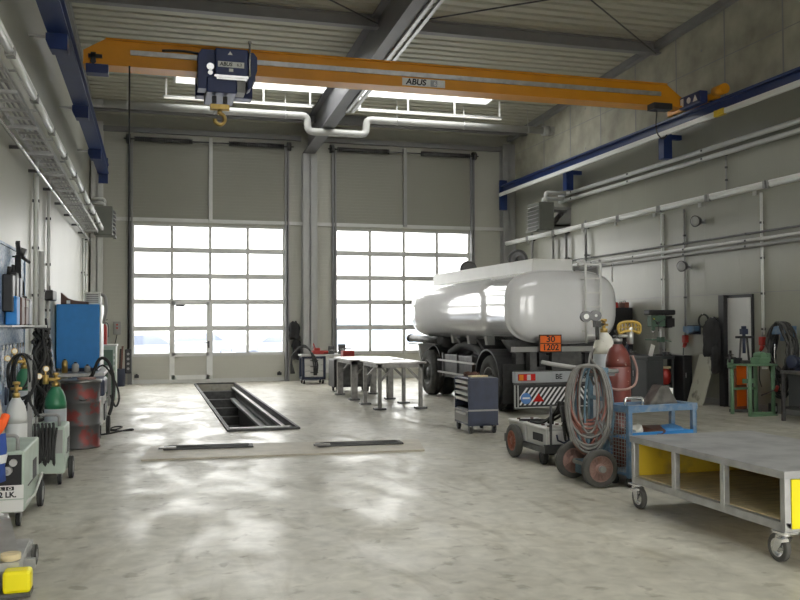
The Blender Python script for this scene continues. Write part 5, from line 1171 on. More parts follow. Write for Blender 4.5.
def red_plug(x, y, z, s, lab):
    t = thing('red_socket', lab, 'socket', (x, y, z), 0, 'red power plugs hanging from the conduits')
    b = MB(); b.box(-0.05, 0.05, -0.055, 0.055, -0.14, 0.02); b.build('socket_body', 'red', t, 0.015)
    b = MB(); b.cyl((0, 0, -0.14), (-0.03 * s, 0.02, -0.24), 0.045, 0.03, 12); b.build('plug', 'red', t)
    b = MB(); b.cyl((0, 0, 0.02), (0, 0, 0.12), 0.02, seg=10); b.build('gland', 'midgrey', t)
    b = MB(); b.tube([(-0.03 * s, 0.02, -0.24), (-0.03 * s, 0.05, -0.5), (0.0, 0.1, -0.75), (-0.05 * s, -0.02, -z + 0.02 if False else -0.9)], 0.011, 6, smooth=4); b.build('cord', 'black', t)
red_plug(XR - 0.05, 16.05, 1.36, 1, 'red power plug on the wall beside the drill press')
red_plug(XR - 0.06, 13.62, 1.36, 1, 'red power plug on the wall between door and coiled hoses')
red_plug(XL + 0.05, 15.0, 1.28, -1, 'red power plug on the wall left of the blue cabinet')

t = thing('bender_stand', 'pale green steel stand carrying a pipe bender in front of the door', 'machine stand', (10.0, 12.95, 0))
for i, (x, y) in enumerate(((0.06, 0.52), (0.08, 0.06), (0.56, 0.06), (0.56, 0.52))):
    b = MB(); b.cyl((x, y, 0), (x, y, 0.88), 0.035, seg=12); b.build('leg', 'green', t)
b = MB(); b.box(0.0, 0.62, 0.0, 0.58, 0.88, 0.91); b.build('top_plate', 'green', t, 0.005)
b = MB(); b.cyl((0.06, 0.52, 0.82), (0.06, 0.52, 0.98), 0.075, seg=18); b.build('round_post', 'green', t)
b = MB(); b.prism([(0.02, 0.0), (0.62, 0.02), (0.60, 0.58), (0.30, 0.30)], 'Z', 0, 0.02); b.bar((0.08, 0.06, 0.05), (0.56, 0.06, 0.05), 0.04, 0.04); b.build('foot_plate', 'green', t)
b = MB(); b.bar((0.06, 0.52, 0.45), (0.56, 0.52, 0.45), 0.04, 0.04); b.bar((0.12, 0.3, 0.6), (0.35, 0.3, 0.6), 0.03, 0.08); b.build('cross_bar', 'green', t)
b = MB(); b.box(0.28, 0.50, 0.06, 0.30, 0.91, 1.02); b.cyl((0.39, 0.08, 1.05), (0.39, 0.28, 1.05), 0.07, seg=16); b.box(0.50, 0.57, 0.12, 0.26, 0.95, 1.10); b.build('bender_body', 'green', t, 0.008)
b = MB(); b.box(0.36, 0.48, 0.08, 0.10, 0.82, 0.86); b.build('rating_plate', 'paper', t)
b = MB(); b.tube([(0.60, 0.08, 0.9), (0.62, 0.02, 0.7), (0.60, 0.0, 0.5), (0.45, 0.02, 0.42), (0.3, 0.05, 0.36)], 0.012, 6, smooth=4); b.build('cable', 'black', t)
b = MB(); b.cyl((0.60, -0.01, 0.52), (0.54, -0.03, 0.44), 0.03, seg=10); b.build('red_plug', 'red', t)
t = thing('arbor_press', 'black hand press with crossbar on the green stand', 'press', (10.24, 13.4, 0.91))
b = MB(); b.box(-0.09, 0.16, -0.12, 0.1, 0, 0.05); b.bar((-0.07, 0, 0.05), (-0.03, 0, 0.48), 0.025, 0.03); b.bar((0.13, 0, 0.05), (0.09, 0, 0.48), 0.025, 0.03); b.build('frame', 'darksteel', t)
b = MB(); b.box(-0.13, 0.2, -0.035, 0.035, 0.45, 0.49); b.build('crossbar', 'black', t, 0.006)
b = MB(); b.cyl((0.03, 0, 0.18), (0.03, 0, 0.62), 0.03, seg=12); b.box(-0.03, 0.09, -0.04, 0.04, 0.52, 0.62); b.cyl((0.03, 0, 0.62), (0.03, 0, 0.67), 0.045, seg=10); b.build('spindle', 'cabblue', t)
b = MB(); b.cyl((-0.35, 0.0, 0.10), (-0.16, -0.02, 0.10), 0.012, seg=6); b.cyl((-0.28, 0, 0.02), (-0.28, 0, 0.18), 0.025, seg=8); b.box(-0.2, -0.05, -0.05, 0.05, 0, 0.1); b.build('lever', 'black', t)
t = thing('orange_case', 'orange metal case standing upright behind the green stand', 'case', (10.45, 13.9, 0), 0.15)
b = MB(); b.box(0, 0.30, 0, 0.14, 0.02, 0.92); b.build('case_body', 'orangerim', t, 0.02)
b = MB(); b.box(0.03, 0.27, -0.012, 0, 0.08, 0.42); b.box(0.03, 0.27, -0.012, 0, 0.48, 0.86); b.build('front_panel', 'orange', t, 0.006)
b = MB(); b.box(0, 0.3, 0, 0.14, 0, 0.02); b.build('foot', 'black', t)
t = thing('hose_rack', 'blue saddle rack on the wall beneath the thick bundle of hoses', 'hose rack', (XR - 0.003, 13.0, 1.46))
b = MB(); pts = [(0.2 * math.cos(PI * k / 10), 0.12 * math.sin(PI * k / 10)) for k in range(11)]; b.prism(pts + [(-0.17, -0.03), (0.17, -0.03)], 'X', -0.24, 0); b.box(-0.015, 0, -0.2, 0.2, -0.15, 0.12); b.build('saddle', 'trolleyblue', t)
t = thing('hose_bundle', 'thick bundle of black and brown hoses coiled on the blue saddle rack', 'hose', (XR - 0.15, 13.0, 1.56))
def wallcoil(b, n, seed, ry, rz0, r, dx, drop=0.0):
    rg = random.Random(seed)
    for k in range(n):
        a = ry * (1 + rg.uniform(-0.12, 0.12)); c = rz0 * (1 + rg.uniform(-0.1, 0.1)); top = 0.05 + 0.012 * (k % 4); pts = []
        for i in range(16):
            th = 2 * PI * i / 16; yy = a * math.sin(th); zz = top - c + c * math.cos(th)
            pts.append((dx + 0.09 * rg.uniform(-1, 1) * 0.6 + 0.03 * (k % 3 - 1), yy, zz - drop))
        b.tube(pts, r, 7, True, smooth=3)
b = MB(); wallcoil(b, 14, 31, 0.28, 0.50, 0.02, 0.0); b.build('hose_run', 'rubber', t)
b = MB(); wallcoil(b, 8, 32, 0.26, 0.47, 0.02, -0.02); b.build('hose_run', 'greyrubber', t)
b = MB(); wallcoil(b, 6, 34, 0.23, 0.64, 0.018, -0.03); b.build('hose_run', 'rubber', t)
b = MB(); b.tube([(-0.05, 0.12, -0.3), (-0.08, 0.1, -0.55), (-0.08, 0.05, -0.75), (-0.1, 0.06, -0.86)], 0.012, 6, smooth=4); b.cyl((-0.1, 0.06, -0.84), (-0.1, 0.06, -0.93), 0.018, seg=8); b.build('bright_hose_end', 'chrome', t)
t = thing('oil_bottle', 'small black bottle on the floor under the coiled hoses', 'bottle', (10.72, 13.22, 0))
b = MB(); b.box(-0.07, 0.07, -0.05, 0.05, 0, 0.2); b.build('body', 'black', t, 0.02)
b = MB(); b.cyl((0, 0, 0.2), (0, 0, 0.25), 0.025, seg=12); b.build('cap', 'black', t)
b = MB(); b.box(-0.035, 0.035, -0.053, -0.05, 0.05, 0.14); b.build('paper_label', 'lightgrey', t)
t = thing('floor_bar', 'dark steel bar lying on the floor behind the green stand', 'bar', (10.25, 13.75, 0.03), 0.0); b = MB(); b.cyl((-0.05, 0, 0), (0.42, -0.3, 0), 0.028, seg=10); b.build('bar', 'darksteel', t)
t = thing('side_bench', 'dark workbench at the far right edge beyond the coiled hoses', 'workbench', (10.12, 10.2, 0)); l = 2.1
b = MB(); b.box(0, 0.75, 0, l, 0.79, 0.84); b.build('worktop', 'oilsteel', t, 0.006)
for x in (0.03, 0.7):
    for y in (0.04, l - 0.04):
        b = MB(); b.box(x - 0.025, x + 0.025, y - 0.025, y + 0.025, 0, 0.79); b.build('leg', 'darksteel', t)
b = MB(); b.box(0.08, 0.7, 0.1, l - 0.1, 0.25, 0.78); b.build('drawer_unit', 'bench', t, 0.01)
b = MB(); b.box(0.05, 0.7, 0.04, l - 0.04, 0.2, 0.24); b.build('lower_shelf', 'darksteel', t)
t = thing('blue_grinder', 'dark blue bench grinder on the workbench at the right edge', 'grinder', (10.42, 12.12, 0.84))
b = MB(); b.box(-0.08, 0.08, -0.08, 0.08, 0, 0.08); b.cyl((-0.13, 0, 0.14), (0.13, 0, 0.14), 0.085, seg=18); b.build('motor_body', 'cabblue', t)
for x in (-0.19, 0.19):
    b = MB(); b.cyl((x - 0.035, 0, 0.15), (x + 0.035, 0, 0.15), 0.11, seg=22); b.build('wheel_guard', 'cabblue', t)
t = thing('yellow_lamp', 'small yellow work lamp on the bench at the right edge', 'lamp', (10.42, 11.72, 0.84)); b = MB(); b.lathe([(0.05, 0), (0.06, 0.02), (0.08, 0.05), (0.075, 0.11), (0.03, 0.14)], seg=18); b.build('body', 'signal', t)
b = MB(); b.tube([(-0.03, 0, 0.13), (-0.03, 0, 0.18), (0.03, 0, 0.18), (0.03, 0, 0.13)], 0.008, 6); b.build('handle', 'black', t)

# ================================================================ LEFT WALL
t = thing('pegboard', 'blue perforated tool board on the wall at the left edge', 'pegboard', (XL, 8.3, 0.55)); l = 3.95
b = MB(); b.box(0.02, 0.045, 0, l, 0, 2.0); b.build('panel', 'pegblue', t)
b = MB(); b.box(0, 0.06, -0.03, 0, -0.02, 2.02); b.box(0, 0.06, l, l + 0.05, -0.02, 2.02); b.box(0, 0.06, 0, l, 2.0, 2.03); b.box(0, 0.06, 0, l, -0.03, 0); b.build('edge_frame', 'trolleyblue', t)
b = MB(); b.box(0.045, 0.2, 1.9, l - 0.1, 1.08, 1.10); b.build('tool_shelf', 'lightgrey', t)
PX = XL + 0.045
t = thing('angle_grinder', 'black angle grinder hanging highest on the blue pegboard', 'grinder', (PX, 11.15, 2.42))
b = MB(); b.bar((0.06, 0.12, 0.05), (0.10, -0.14, -0.20), 0.07, 0.075); b.build('body', 'black', t, 0.015)
b = MB(); b.cyl((0.05, 0.16, 0.13), (0.14, 0.16, 0.10), 0.05, seg=14); b.bar((0.07, 0.12, 0.08), (0.07, 0.02, 0.22), 0.05, 0.05); b.build('gear_head', 'darksteel', t)
b = MB(); b.cyl((0.08, 0.16, 0.06), (0.16, 0.34, -0.0), 0.02, seg=8); b.cyl((0.0, 0.1, 0.05), (0.08, 0.1, 0.05), 0.012, seg=6); b.build('side_handle', 'black', t)
for i, (y, z, h, m, lab) in enumerate(((10.62, 1.80, 0.42, 'black', 'black tool holster nearest the viewer on the blue pegboard'), (10.92, 1.86, 0.40, 'black', 'black tool holster second along the blue pegboard'), (11.2, 1.83, 0.40, 'cabblue', 'blue-black tool holster third along the blue pegboard'))):
    t = thing('tool_holster', lab, 'holster', (PX, y, z), 0, 'holsters on the pegboard')
    b = MB(); b.prism([(-0.09, 0), (0.09, 0), (0.11, h), (-0.11, h)], 'X', 0.0, 0.11); b.build('pouch', m, t, 0.015)
    b = MB(); b.cyl((0.055, 0, h), (0.06, 0.01, h + 0.09), 0.022, seg=8); b.build('tool_grip', 'rubber', t)
t = thing('claw_bar', 'black hooked bar hanging on the blue pegboard beside the holsters', 'bar', (PX, 11.7, 2.2)); b = MB(); b.tube([(0.02, -0.15, 0.0), (0.05, -0.05, 0.02), (0.06, 0.02, -0.02), (0.06, 0.05, -0.42)], 0.014, 6); b.cyl((0.06, 0.05, -0.42), (0.06, 0.05, -0.47), 0.03, seg=10); b.build('bar', 'black', t)
for i, (y, m, lab) in enumerate(((10.75, 'skyblue', 'blue-green tool case at the near end of the pegboard shelf'), (11.15, 'brown', 'brown tool case in the middle of the pegboard shelf'), (11.5, 'brown', 'brown tool case with white sticker on the pegboard shelf'), (11.8, 'black', 'black tool case at the far end of the pegboard shelf'))):
    t = thing('drill_case', lab, 'tool case', (PX + 0.02, y, 1.65), 0, 'cases on the pegboard shelf')
    b = MB(); b.box(0, 0.12, -0.13, 0.13, 0, 0.33); b.build('case_body', m, t, 0.015)
    b = MB(); b.tube([(0.06, -0.05, 0.33), (0.06, -0.05, 0.36), (0.06, 0.05, 0.36), (0.06, 0.05, 0.33)], 0.01, 6); b.build('handle', 'black', t)
    if 'sticker' in lab:
        b = MB(); b.box(0.12, 0.123, -0.09, 0.09, 0.22, 0.30); b.box(-0.01 + 0.02, 0.11, -0.133, -0.13, 0.22, 0.30); b.build('sticker', 'paper', t)
for i in range(7):
    y = 10.5 + 0.26 * i; L_ = (0.30, 0.26, 0.34, 0.24, 0.30, 0.22, 0.28)[i]
    t = thing('spanner', f'{ordn[i]} bright spanner from the viewer in the lower row of the pegboard', 'spanner', (PX, y, 1.38), 0, 'spanners on the pegboard')
    b = MB(); b.bar((0.02, 0, 0), (0.02, 0.0, -L_), 0.022, 0.028); b.build('shank', 'chrome', t)
    b = MB(); b.ring((0.02, 0, 0.02), (1, 0, 0), 0.024, 0.010, 14, 6); b.cyl((0, 0, 0.04), (0.03, 0, 0.042), 0.005, seg=6); b.build('ring_end', 'chrome', t)
    b = MB(); b.prism([(-0.03, -L_ - 0.06), (-0.012, -L_ - 0.02), (0.012, -L_ - 0.02), (0.03, -L_ - 0.06), (0.034, -L_), (0, -L_ + 0.03), (-0.034, -L_)], 'X', 0.01, 0.03); b.build('open_end', 'chrome', t)
for i in range(4):
    y = 10.7 + 0.3 * i
    t = thing('hand_tool', f'{ordn[i]} dark-handled pliers from the viewer low on the pegboard', 'pliers', (PX, y, 0.95), 0, 'pliers low on the pegboard')
    for s in (-1, 1):
        b = MB(); b.tube([(0.025, s * 0.01, 0), (0.025, s * 0.04, -0.08), (0.025, s * 0.02, -0.2)], 0.012, 6, smooth=3); b.build('grip', 'black' if i % 2 else 'cabblue', t)
    b = MB(); b.bar((0.025, 0, -0.01), (0.025, 0, 0.08), 0.03, 0.03); b.cyl((0, 0, 0.03), (0.03, 0, 0.03), 0.008, seg=6); b.build('jaw', 'chrome', t)

t = thing('wall_hoses', 'tangle of black welding hoses hanging on the wall beyond the pegboard', 'hose', (XL + 0.24, 12.1, 1.60))
b = MB(); rg = random.Random(12)
for k in range(16):
    a, c = rg.uniform(0.12, 0.42), rg.uniform(0.35, 0.62)
    pts = [(0.09 * rg.uniform(-1, 1) + 0.05, a * math.sin(2 * PI * i / 14) + 0.1 * rg.uniform(-0.3, 0.3), -c + c * math.cos(2 * PI * i / 14)) for i in range(14)]
    b.tube(pts, 0.018, 6, True, smooth=3)
b.build('hose_run', 'rubber', t)
b = MB(); b.cyl((-0.235, 0, 0.02), (0.10, 0, 0.03), 0.02, seg=8); b.build('hook', 'steel', t)
t = thing('leaning_strips', 'flat black strips leaning on the wall beside the short wide conduit', 'strips', (XL + 0.06, 14.25, 0.0))
b = MB(); b.bar((0.22, -0.05, 0.0), (0.04, 0.0, 1.75), 0.03, 0.12, up=(0, 1, 0)); b.bar((0.20, 0.12, 0), (0.05, 0.12, 1.6), 0.02, 0.06, up=(0, 1, 0)); b.build('strip', 'black', t)
b = MB(); b.bar((0.30, 0.05, 0.0), (0.08, 0.06, 1.5), 0.012, 0.04, up=(0, 1, 0)); b.build('bright_strip', 'chrome', t)
t = thing('wall_box', 'small black box on the wall above the blue cabinet', 'box', (XL, 14.9, 2.04)); b = MB(); b.box(0, 0.16, -0.28, 0.28, 0, 0.16); b.build('box', 'black', t, 0.02)
b = MB(); b.cyl((0.08, 0, 0.16), (0.08, 0, 0.24), 0.012, seg=6); b.build('gland', 'midgrey', t)

# bench with blue cabinet
t = thing('left_bench', 'cluttered grey steel bench beneath the blue cabinet', 'workbench', (XL, 15.9, 0)); w, l = 0.86, 2.9
b = MB(); b.box(0.02, w, 0, l, 0.76, 0.82); b.build('worktop', 'steel', t, 0.006)
for x in (0.06, w - 0.04):
    for y in (0.04, l - 0.04):
        b = MB(); b.box(x - 0.03, x + 0.03, y - 0.03, y + 0.03, 0, 0.76); b.build('leg', 'midgrey', t)
b = MB(); b.box(0.05, w - 0.06, 0.05, l - 0.05, 0.2, 0.24); b.build('lower_shelf', 'darksteel', t)
t = thing('blue_cabinet', 'bright blue steel cabinet with white side on the grey bench', 'cabinet', (XL + 0.02, 16.5, 0.82)); w, l, h = 0.75, 1.0, 1.2
b = MB(); b.box(0, w - 0.02, 0.0, l, 0.06, h); b.build('cabinet_body', 'skyblue', t, 0.01)
b = MB(); b.box(w - 0.02, w, 0.01, l, 0.06, h); b.build('side_panel', 'white', t, 0.004)
b = MB(); b.box(0.05, w - 0.05, 0.1, l - 0.1, 0, 0.06); b.build('plinth', 'cabblue', t)
t = thing('welding_mask', 'black curved welding shield lying on top of the blue cabinet', 'welding mask', (XL + 0.3, 16.75, 2.02))
b = MB(); pr = [(-0.22, 0.22), (-0.17, 0.17), (-0.1, 0.11), (0.0, 0.075), (0.1, 0.06), (0.24, 0.05), (0.24, 0.0), (-0.22, 0.0)]; b.prism([(p, q) for p, q in pr], 'Y', -0.1, 0.12); b.build('shell', 'brown', t, 0.01)
b = MB(); b.box(-0.12, -0.06, -0.125, -0.1, 0.01, 0.07); b.build('visor', 'paper', t)
t = thing('filter_unit', 'white ventilated filter unit standing on the blue cabinet', 'filter unit', (XL + 0.45, 17.0, 2.02))
b = MB(); b.box(0, 0.29, 0, 0.3, 0, 0.24); b.build('casing', 'white', t, 0.02)
b = MB()
for k in range(5): b.box(0.04, 0.25, -0.008, 0, 0.04 + 0.035 * k, 0.06 + 0.035 * k)
b.build('vent', 'midgrey', t)
b = MB(); b.tube([(0.25, 0.1, 0.2), (0.36, 0.1, 0.15), (0.38, 0.05, -0.1), (0.34, 0.05, -0.35)], 0.03, 8, smooth=4); b.build('duct_hose', 'midgrey', t)
for i, (x, y, r, h, m, lab) in enumerate(((-1.45, 16.15, 0.05, 0.22, 'brass', 'brass-coloured can in front of the blue cabinet, nearest the wall'), (-1.28, 16.2, 0.06, 0.16, 'lightgrey', 'pale can in front of the blue cabinet'), (-1.08, 16.15, 0.05, 0.12, 'midgrey', 'low grey can in front of the blue cabinet'))):
    t = thing('can', lab, 'can', (x, y, 0.82), 0, 'cans on the grey bench'); b = MB(); b.lathe([(r, 0), (r, h * 0.8), (r * 0.6, h)], seg=16); b.build('body', m, t)
    b = MB(); b.cyl((0, 0, h), (0, 0, h + 0.02), r * 0.4, seg=12); b.build('cap', 'black', t)
t = thing('steel_drum', 'dented dark drum with red paint patches beside the welding machines', 'drum', (-0.92, 12.52, 0))
b = MB(); b.lathe([(0.245, 0.0), (0.262, 0.015), (0.25, 0.03), (0.25, 0.30), (0.262, 0.315), (0.25, 0.33), (0.25, 0.60), (0.262, 0.615), (0.25, 0.63), (0.25, 0.86), (0.262, 0.88)], seg=36); b.build('drum_body', 'barrel', t)
b = MB(); b.lathe([(0.22, 0.868), (0.27, 0.87), (0.275, 0.905), (0.25, 0.915), (0.1, 0.912)], seg=36); b.build('lid', 'oilsteel', t)
b = MB(); b.tube([(0.0, -0.25, 0.66), (0.05, -0.27, 0.65), (0.1, -0.245, 0.66)], 0.01, 6); b.build('handle', 'darksteel', t)
t = thing('drum_offcut', 'red metal offcut lying on the lid of the dark drum', 'scrap metal', (-0.85, 12.45, 0.915), 0.3); b = MB(); b.box(-0.1, 0.12, -0.05, 0.07, 0, 0.03); b.build('offcut', 'wheelred', t, 0.004)

def welder(name, lab, loc, w, l, h, m, front, wheels=True):
    t = thing(name, lab, 'welding machine', loc)
    b = MB(); b.box(0, w, 0, l, 0.12, h); b.build('casing', m, t, 0.015)
    b = MB(); b.box(0.02, w - 0.02, -0.012, 0, h * 0.55, h - 0.03); b.build('control_panel', front, t)
    b = MB(); b.box(w, w + 0.008, 0.2, l - 0.2, 0.3, 0.305)
    for k in range(5): b.box(w, w + 0.006, l * 0.55 + 0.05 * k, l * 0.55 + 0.02 + 0.05 * k, h * 0.5, h * 0.75)
    b.build('vent', 'darksteel', t)
    b = MB(); b.tube(elbow_path([(0.06, 0.06, h - 0.02), (0.06, 0.06, h + 0.12), (w - 0.06, 0.06, h + 0.12), (w - 0.06, 0.06, h - 0.02)], 0.04), 0.016, 8); b.build('handle', 'midgrey', t)
    for x in (-0.0, w):
        s = -1 if x < 0.1 else 1
        make_wheel(t, 'rear_wheel', (x + s * 0.03, l - 0.12, 0.12), (s, 0, 0), 0.12, 0.05, 'rubber', 'midgrey', 0, 0.5)
        b = MB(); b.box(x - s * 0.05 - 0.025, x - s * 0.05 + 0.025, 0.04, 0.11, 0.07, 0.12); b.build('caster_fork', 'midgrey', t)
        make_wheel(t, 'front_wheel', (x - s * 0.05, 0.05, 0.055), (s, 0, 0), 0.055, 0.035, 'rubber', 'midgrey', 0, 0.5)
    return t
t = welder('welding_machine', 'welding machine with black panel and white name strip at the left edge', (-1.48, 7.74, 0), 0.48, 0.95, 0.62, 'weldergreen', 'ink')
b = MB(); b.box(0.01, 0.475, -0.016, 0.0, 0.235, 0.345); b.box(0.01, 0.475, -0.016, 0, 0.13, 0.225); b.build('name_strip', 'white', t)
b = MB()
for k in range(5): b.box(0.08 + 0.066 * k, 0.14 + 0.066 * k, -0.019, -0.016, 0.305, 0.335)
b.build('letter_field', 'ink', t)
for k, c in enumerate('MERLO'): lettering('lettering', c, 0.030, 'white', t, (0.11 + 0.066 * k, -0.0205, 0.319), FACE_NEG_Y, 0.001, sx=1.3, offset=0.001)
lettering('lettering', '202 LK.', 0.062, 'ink', t, (0.325, -0.018, 0.268), FACE_NEG_Y, 0.001, offset=0.002)
b = MB(); b.cyl((0.36, -0.02, 0.47), (0.36, -0.08, 0.47), 0.035, seg=14); b.cyl((0.40, -0.02, 0.53), (0.40, -0.05, 0.53), 0.03, seg=12); b.build('connector', 'steel', t)
b = MB(); b.tube([(0.36, -0.08, 0.47), (0.28, -0.16, 0.42), (0.18, -0.18, 0.36), (0.08, -0.12, 0.34), (-0.1, -0.05, 0.5)], 0.018, 7, smooth=4); b.build('torch_cable', 'midgrey', t)
b = MB(); b.tube([(0.47, 0.1, 0.17), (0.50, 0.5, 0.17), (0.52, 0.85, 0.3)], 0.012, 6); b.build('side_strut', 'lightgrey', t)
t2 = welder('welding_machine', 'pale green welding machine with cable bundle in front of the green-banded bottle', (-1.20, 9.62, 0), 0.34, 0.55, 0.60, 'weldergreen', 'midgrey')
b = MB()
for k in range(7):
    q = 0.035 * k; b.tube([(0.02 + q, -0.04, 0.64), (0.03 + q, -0.08, 0.62 - 0.02 * (k % 3)), (0.04 + q * 0.9, -0.07, 0.4), (0.08 + q * 0.8, -0.08, 0.22 + 0.03 * (k % 3)), (0.12 + q * 0.6, -0.07, 0.4), (0.10 + q * 0.8, -0.05, 0.6)], 0.013, 6, smooth=4)
b.build('cable_bundle', 'rubber', t2)
b = MB(); b.box(0.05, 0.11, -0.07, -0.03, 0.32, 0.44); b.build('red_grip', 'red', t2, 0.015)
b = MB(); b.box(-0.015, 0.0, -0.05, 0.5, 0.15, 0.66); b.build('side_board', 'lightgrey', t2)
b = MB(); b.box(0.03, 0.32, 0.55, 0.85, 0.1, 0.13); b.build('bottle_platform', 'darksteel', t2)
def bottle(lab, loc, r, h, m, sm, reg=True):
    t, s = cylinder('gas_bottle', lab, loc, r, h, m, sm); t['group'] = 'gas bottles by the pegboard wall'
    if reg:
        b = MB(); b.cyl((-0.09, -0.02, s + 0.32), (0, 0, s + 0.32), 0.02, seg=8); b.cyl((-0.10, -0.02, s + 0.27), (-0.10, -0.02, s + 0.37), 0.03, seg=10); b.build('regulator', 'brass', t)
        for dx, dz in ((-0.10, 0.44), (-0.17, 0.36)):
            b = MB(); b.cyl((dx, -0.04, s + dz), (dx + 0.01, -0.075, s + dz), 0.032, seg=16); ga = b.build('gauge', 'brass', t)
            b = MB(); b.cyl((dx + 0.01, -0.075, s + dz), (dx + 0.011, -0.078, s + dz), 0.026, seg=16); b.build('dial', 'paper', ga)
            b = MB(); b.cyl((dx, -0.03, s + 0.33), (dx, -0.04, s + dz), 0.008, seg=6); b.build('stem', 'brass', t)
    return t, s
t, s = bottle('grey gas bottle with dark green shoulder behind the pale green welding machine', (-1.02, 10.32, 0.13), 0.115, 0.90, 'greycyl', 'cylgreen')
t, s = bottle('pale grey gas bottle between the jacket and the pale green machine', (-1.24, 9.0, 0.0), 0.10, 1.02, 'lightgrey', 'lightgrey', False)
t, s = bottle('grey gas bottle with bright green shoulder next to the pegboard', (-1.38, 10.6, 0.0), 0.10, 1.22, 'greycyl', 'cylgreen')
t = thing('cable_loops', 'black cables looped over the grey post above the gas bottles', 'cable', (-1.24, 9.52, 0))
b = MB(); rg = random.Random(77)
for k in range(9):
    a = rg.uniform(0.06, 0.16); c = rg.uniform(0.16, 0.34); pts = [(a * math.sin(2 * PI * i / 12) - 0.02, 0.05 * rg.uniform(-1, 1), 1.36 - c + c * math.cos(2 * PI * i / 12)) for i in range(12)]
    b.tube(pts, 0.011, 6, True, smooth=3)
b.tube([(0.05, 0, 1.3), (0.12, -0.05, 1.1), (0.06, -0.05, 0.9), (0.14, 0.02, 0.72)], 0.014, 6, smooth=5); b.build('cable', 'rubber', t)
t = thing('grey_post', 'thin grey upright post beside the pale green welding machine', 'post', (-1.18, 9.5, 0)); b = MB(); b.box(-0.02, 0.02, -0.02, 0.02, 0, 1.35); b.build('post', 'midgrey', t)
b = MB(); b.box(-0.1, 0.1, -0.05, 0.05, 0, 0.02); b.build('foot', 'midgrey', t)

t = thing('work_jacket', 'cream and blue work jacket with orange stripe draped over the welding machine', 'jacket', (-1.385, 7.60, 0))
def ringj(z, rx, ry, seed, cx=0.0, n=22):
    r = random.Random(seed); return [(cx + rx * math.cos(2 * PI * k / n) * (1 + 0.05 * r.uniform(-1, 1)), ry * math.sin(2 * PI * k / n) * (1 + 0.10 * math.sin(6 * PI * k / n + seed)), z) for k in range(n)]
b = MB(); b.loft([ringj(1.16, 0.07, 0.05, 1), ringj(1.13, 0.15, 0.09, 2), ringj(1.05, 0.225, 0.12, 3), ringj(0.92, 0.25, 0.13, 4), ringj(0.78, 0.255, 0.135, 5)]); b.build('shoulders', 'jacketcream', t)
b = MB(); b.loft([ringj(0.785, 0.26, 0.14, 5), ringj(0.66, 0.265, 0.14, 6), ringj(0.52, 0.265, 0.145, 7), ringj(0.40, 0.26, 0.14, 8)]); b.build('body', 'jacketblue', t)
b = MB(); b.loft([ringj(0.62, 0.272, 0.15, 6), ringj(0.55, 0.272, 0.152, 7)], caps=False); b.build('reflective_band', 'reflect', t)
b = MB(); b.tube([(0.10, -0.13, 1.0), (0.20, -0.14, 0.92), (0.24, -0.11, 0.86)], 0.03, 8, smooth=3); b.tube([(0.27, -0.06, 0.93), (0.25, -0.12, 0.86), (0.18, -0.155, 0.77), (0.08, -0.165, 0.70)], 0.035, 8, smooth=3); b.build('orange_stripe', 'hiviz', t)

t = thing('trolley_jack', 'grey trolley jack with yellow nose on the floor at the left edge', 'jack', (-1.02, 5.72, 0))
b = MB(); b.box(0.16, 0.32, 0.0, 0.12, 0.03, 0.165); b.build('nose', 'signal', t, 0.02)
b = MB(); b.box(0.14, 0.32, -0.01, 0.14, 0.01, 0.035); b.build('nose_plate', 'darksteel', t)
b = MB(); b.box(0.0, 0.04, 0.05, 0.95, 0.05, 0.16); b.box(0.19, 0.22, 0.1, 0.95, 0.05, 0.14); b.prism([(0.12, 0.14), (0.62, 0.17), (0.62, 0.22), (0.12, 0.19)], 'X', 0.02, 0.24); b.box(0.0, 0.29, 0.45, 0.5, 0.06, 0.12); b.build('side_frame', 'steel', t)
b = MB(); b.bar((0.14, 0.30, 0.19), (0.02, 0.8, 0.30), 0.14, 0.05); b.build('lift_arm', 'steel', t)
b = MB(); b.cyl((0.18, 0.2, 0.18), (0.18, 0.2, 0.23), 0.06, seg=16); b.build('saddle', 'wood', t)
for x in (0.25, -0.02): make_wheel(t, 'wheel', (x, 0.78, 0.07), (1, 0, 0), 0.07, 0.035, 'greyrubber', 'midgrey', 0, 0.5)
for x in (0.08, 0.22):
    b = MB(); b.cyl((x - 0.02, 0.05, 0.03), (x + 0.02, 0.05, 0.03), 0.03, seg=12); b.build('front_roller', 'darksteel', t)
b = MB(); b.tube([(0.1, 0.85, 0.15), (-0.1, 0.98, 0.28), (-0.4, 1.1, 0.5)], 0.02, 8); b.build('handle', 'midgrey', t)
t = thing('lift_arm', 'grey sheet steel lift arm standing behind the trolley jack', 'lift arm', (-1.10, 6.75, 0), 0.1)
b = MB(); b.prism([(-0.15, 0.0), (0.10, 0.0), (0.13, 0.28), (0.02, 0.34), (-0.15, 0.31)], 'Y', 0, 0.05); b.build('plate', 'steel', t, 0.01)
b = MB(); b.box(0.06, 0.12, -0.02, 0.07, 0.05, 0.30); b.build('edge_rail', 'midgrey', t, 0.005)

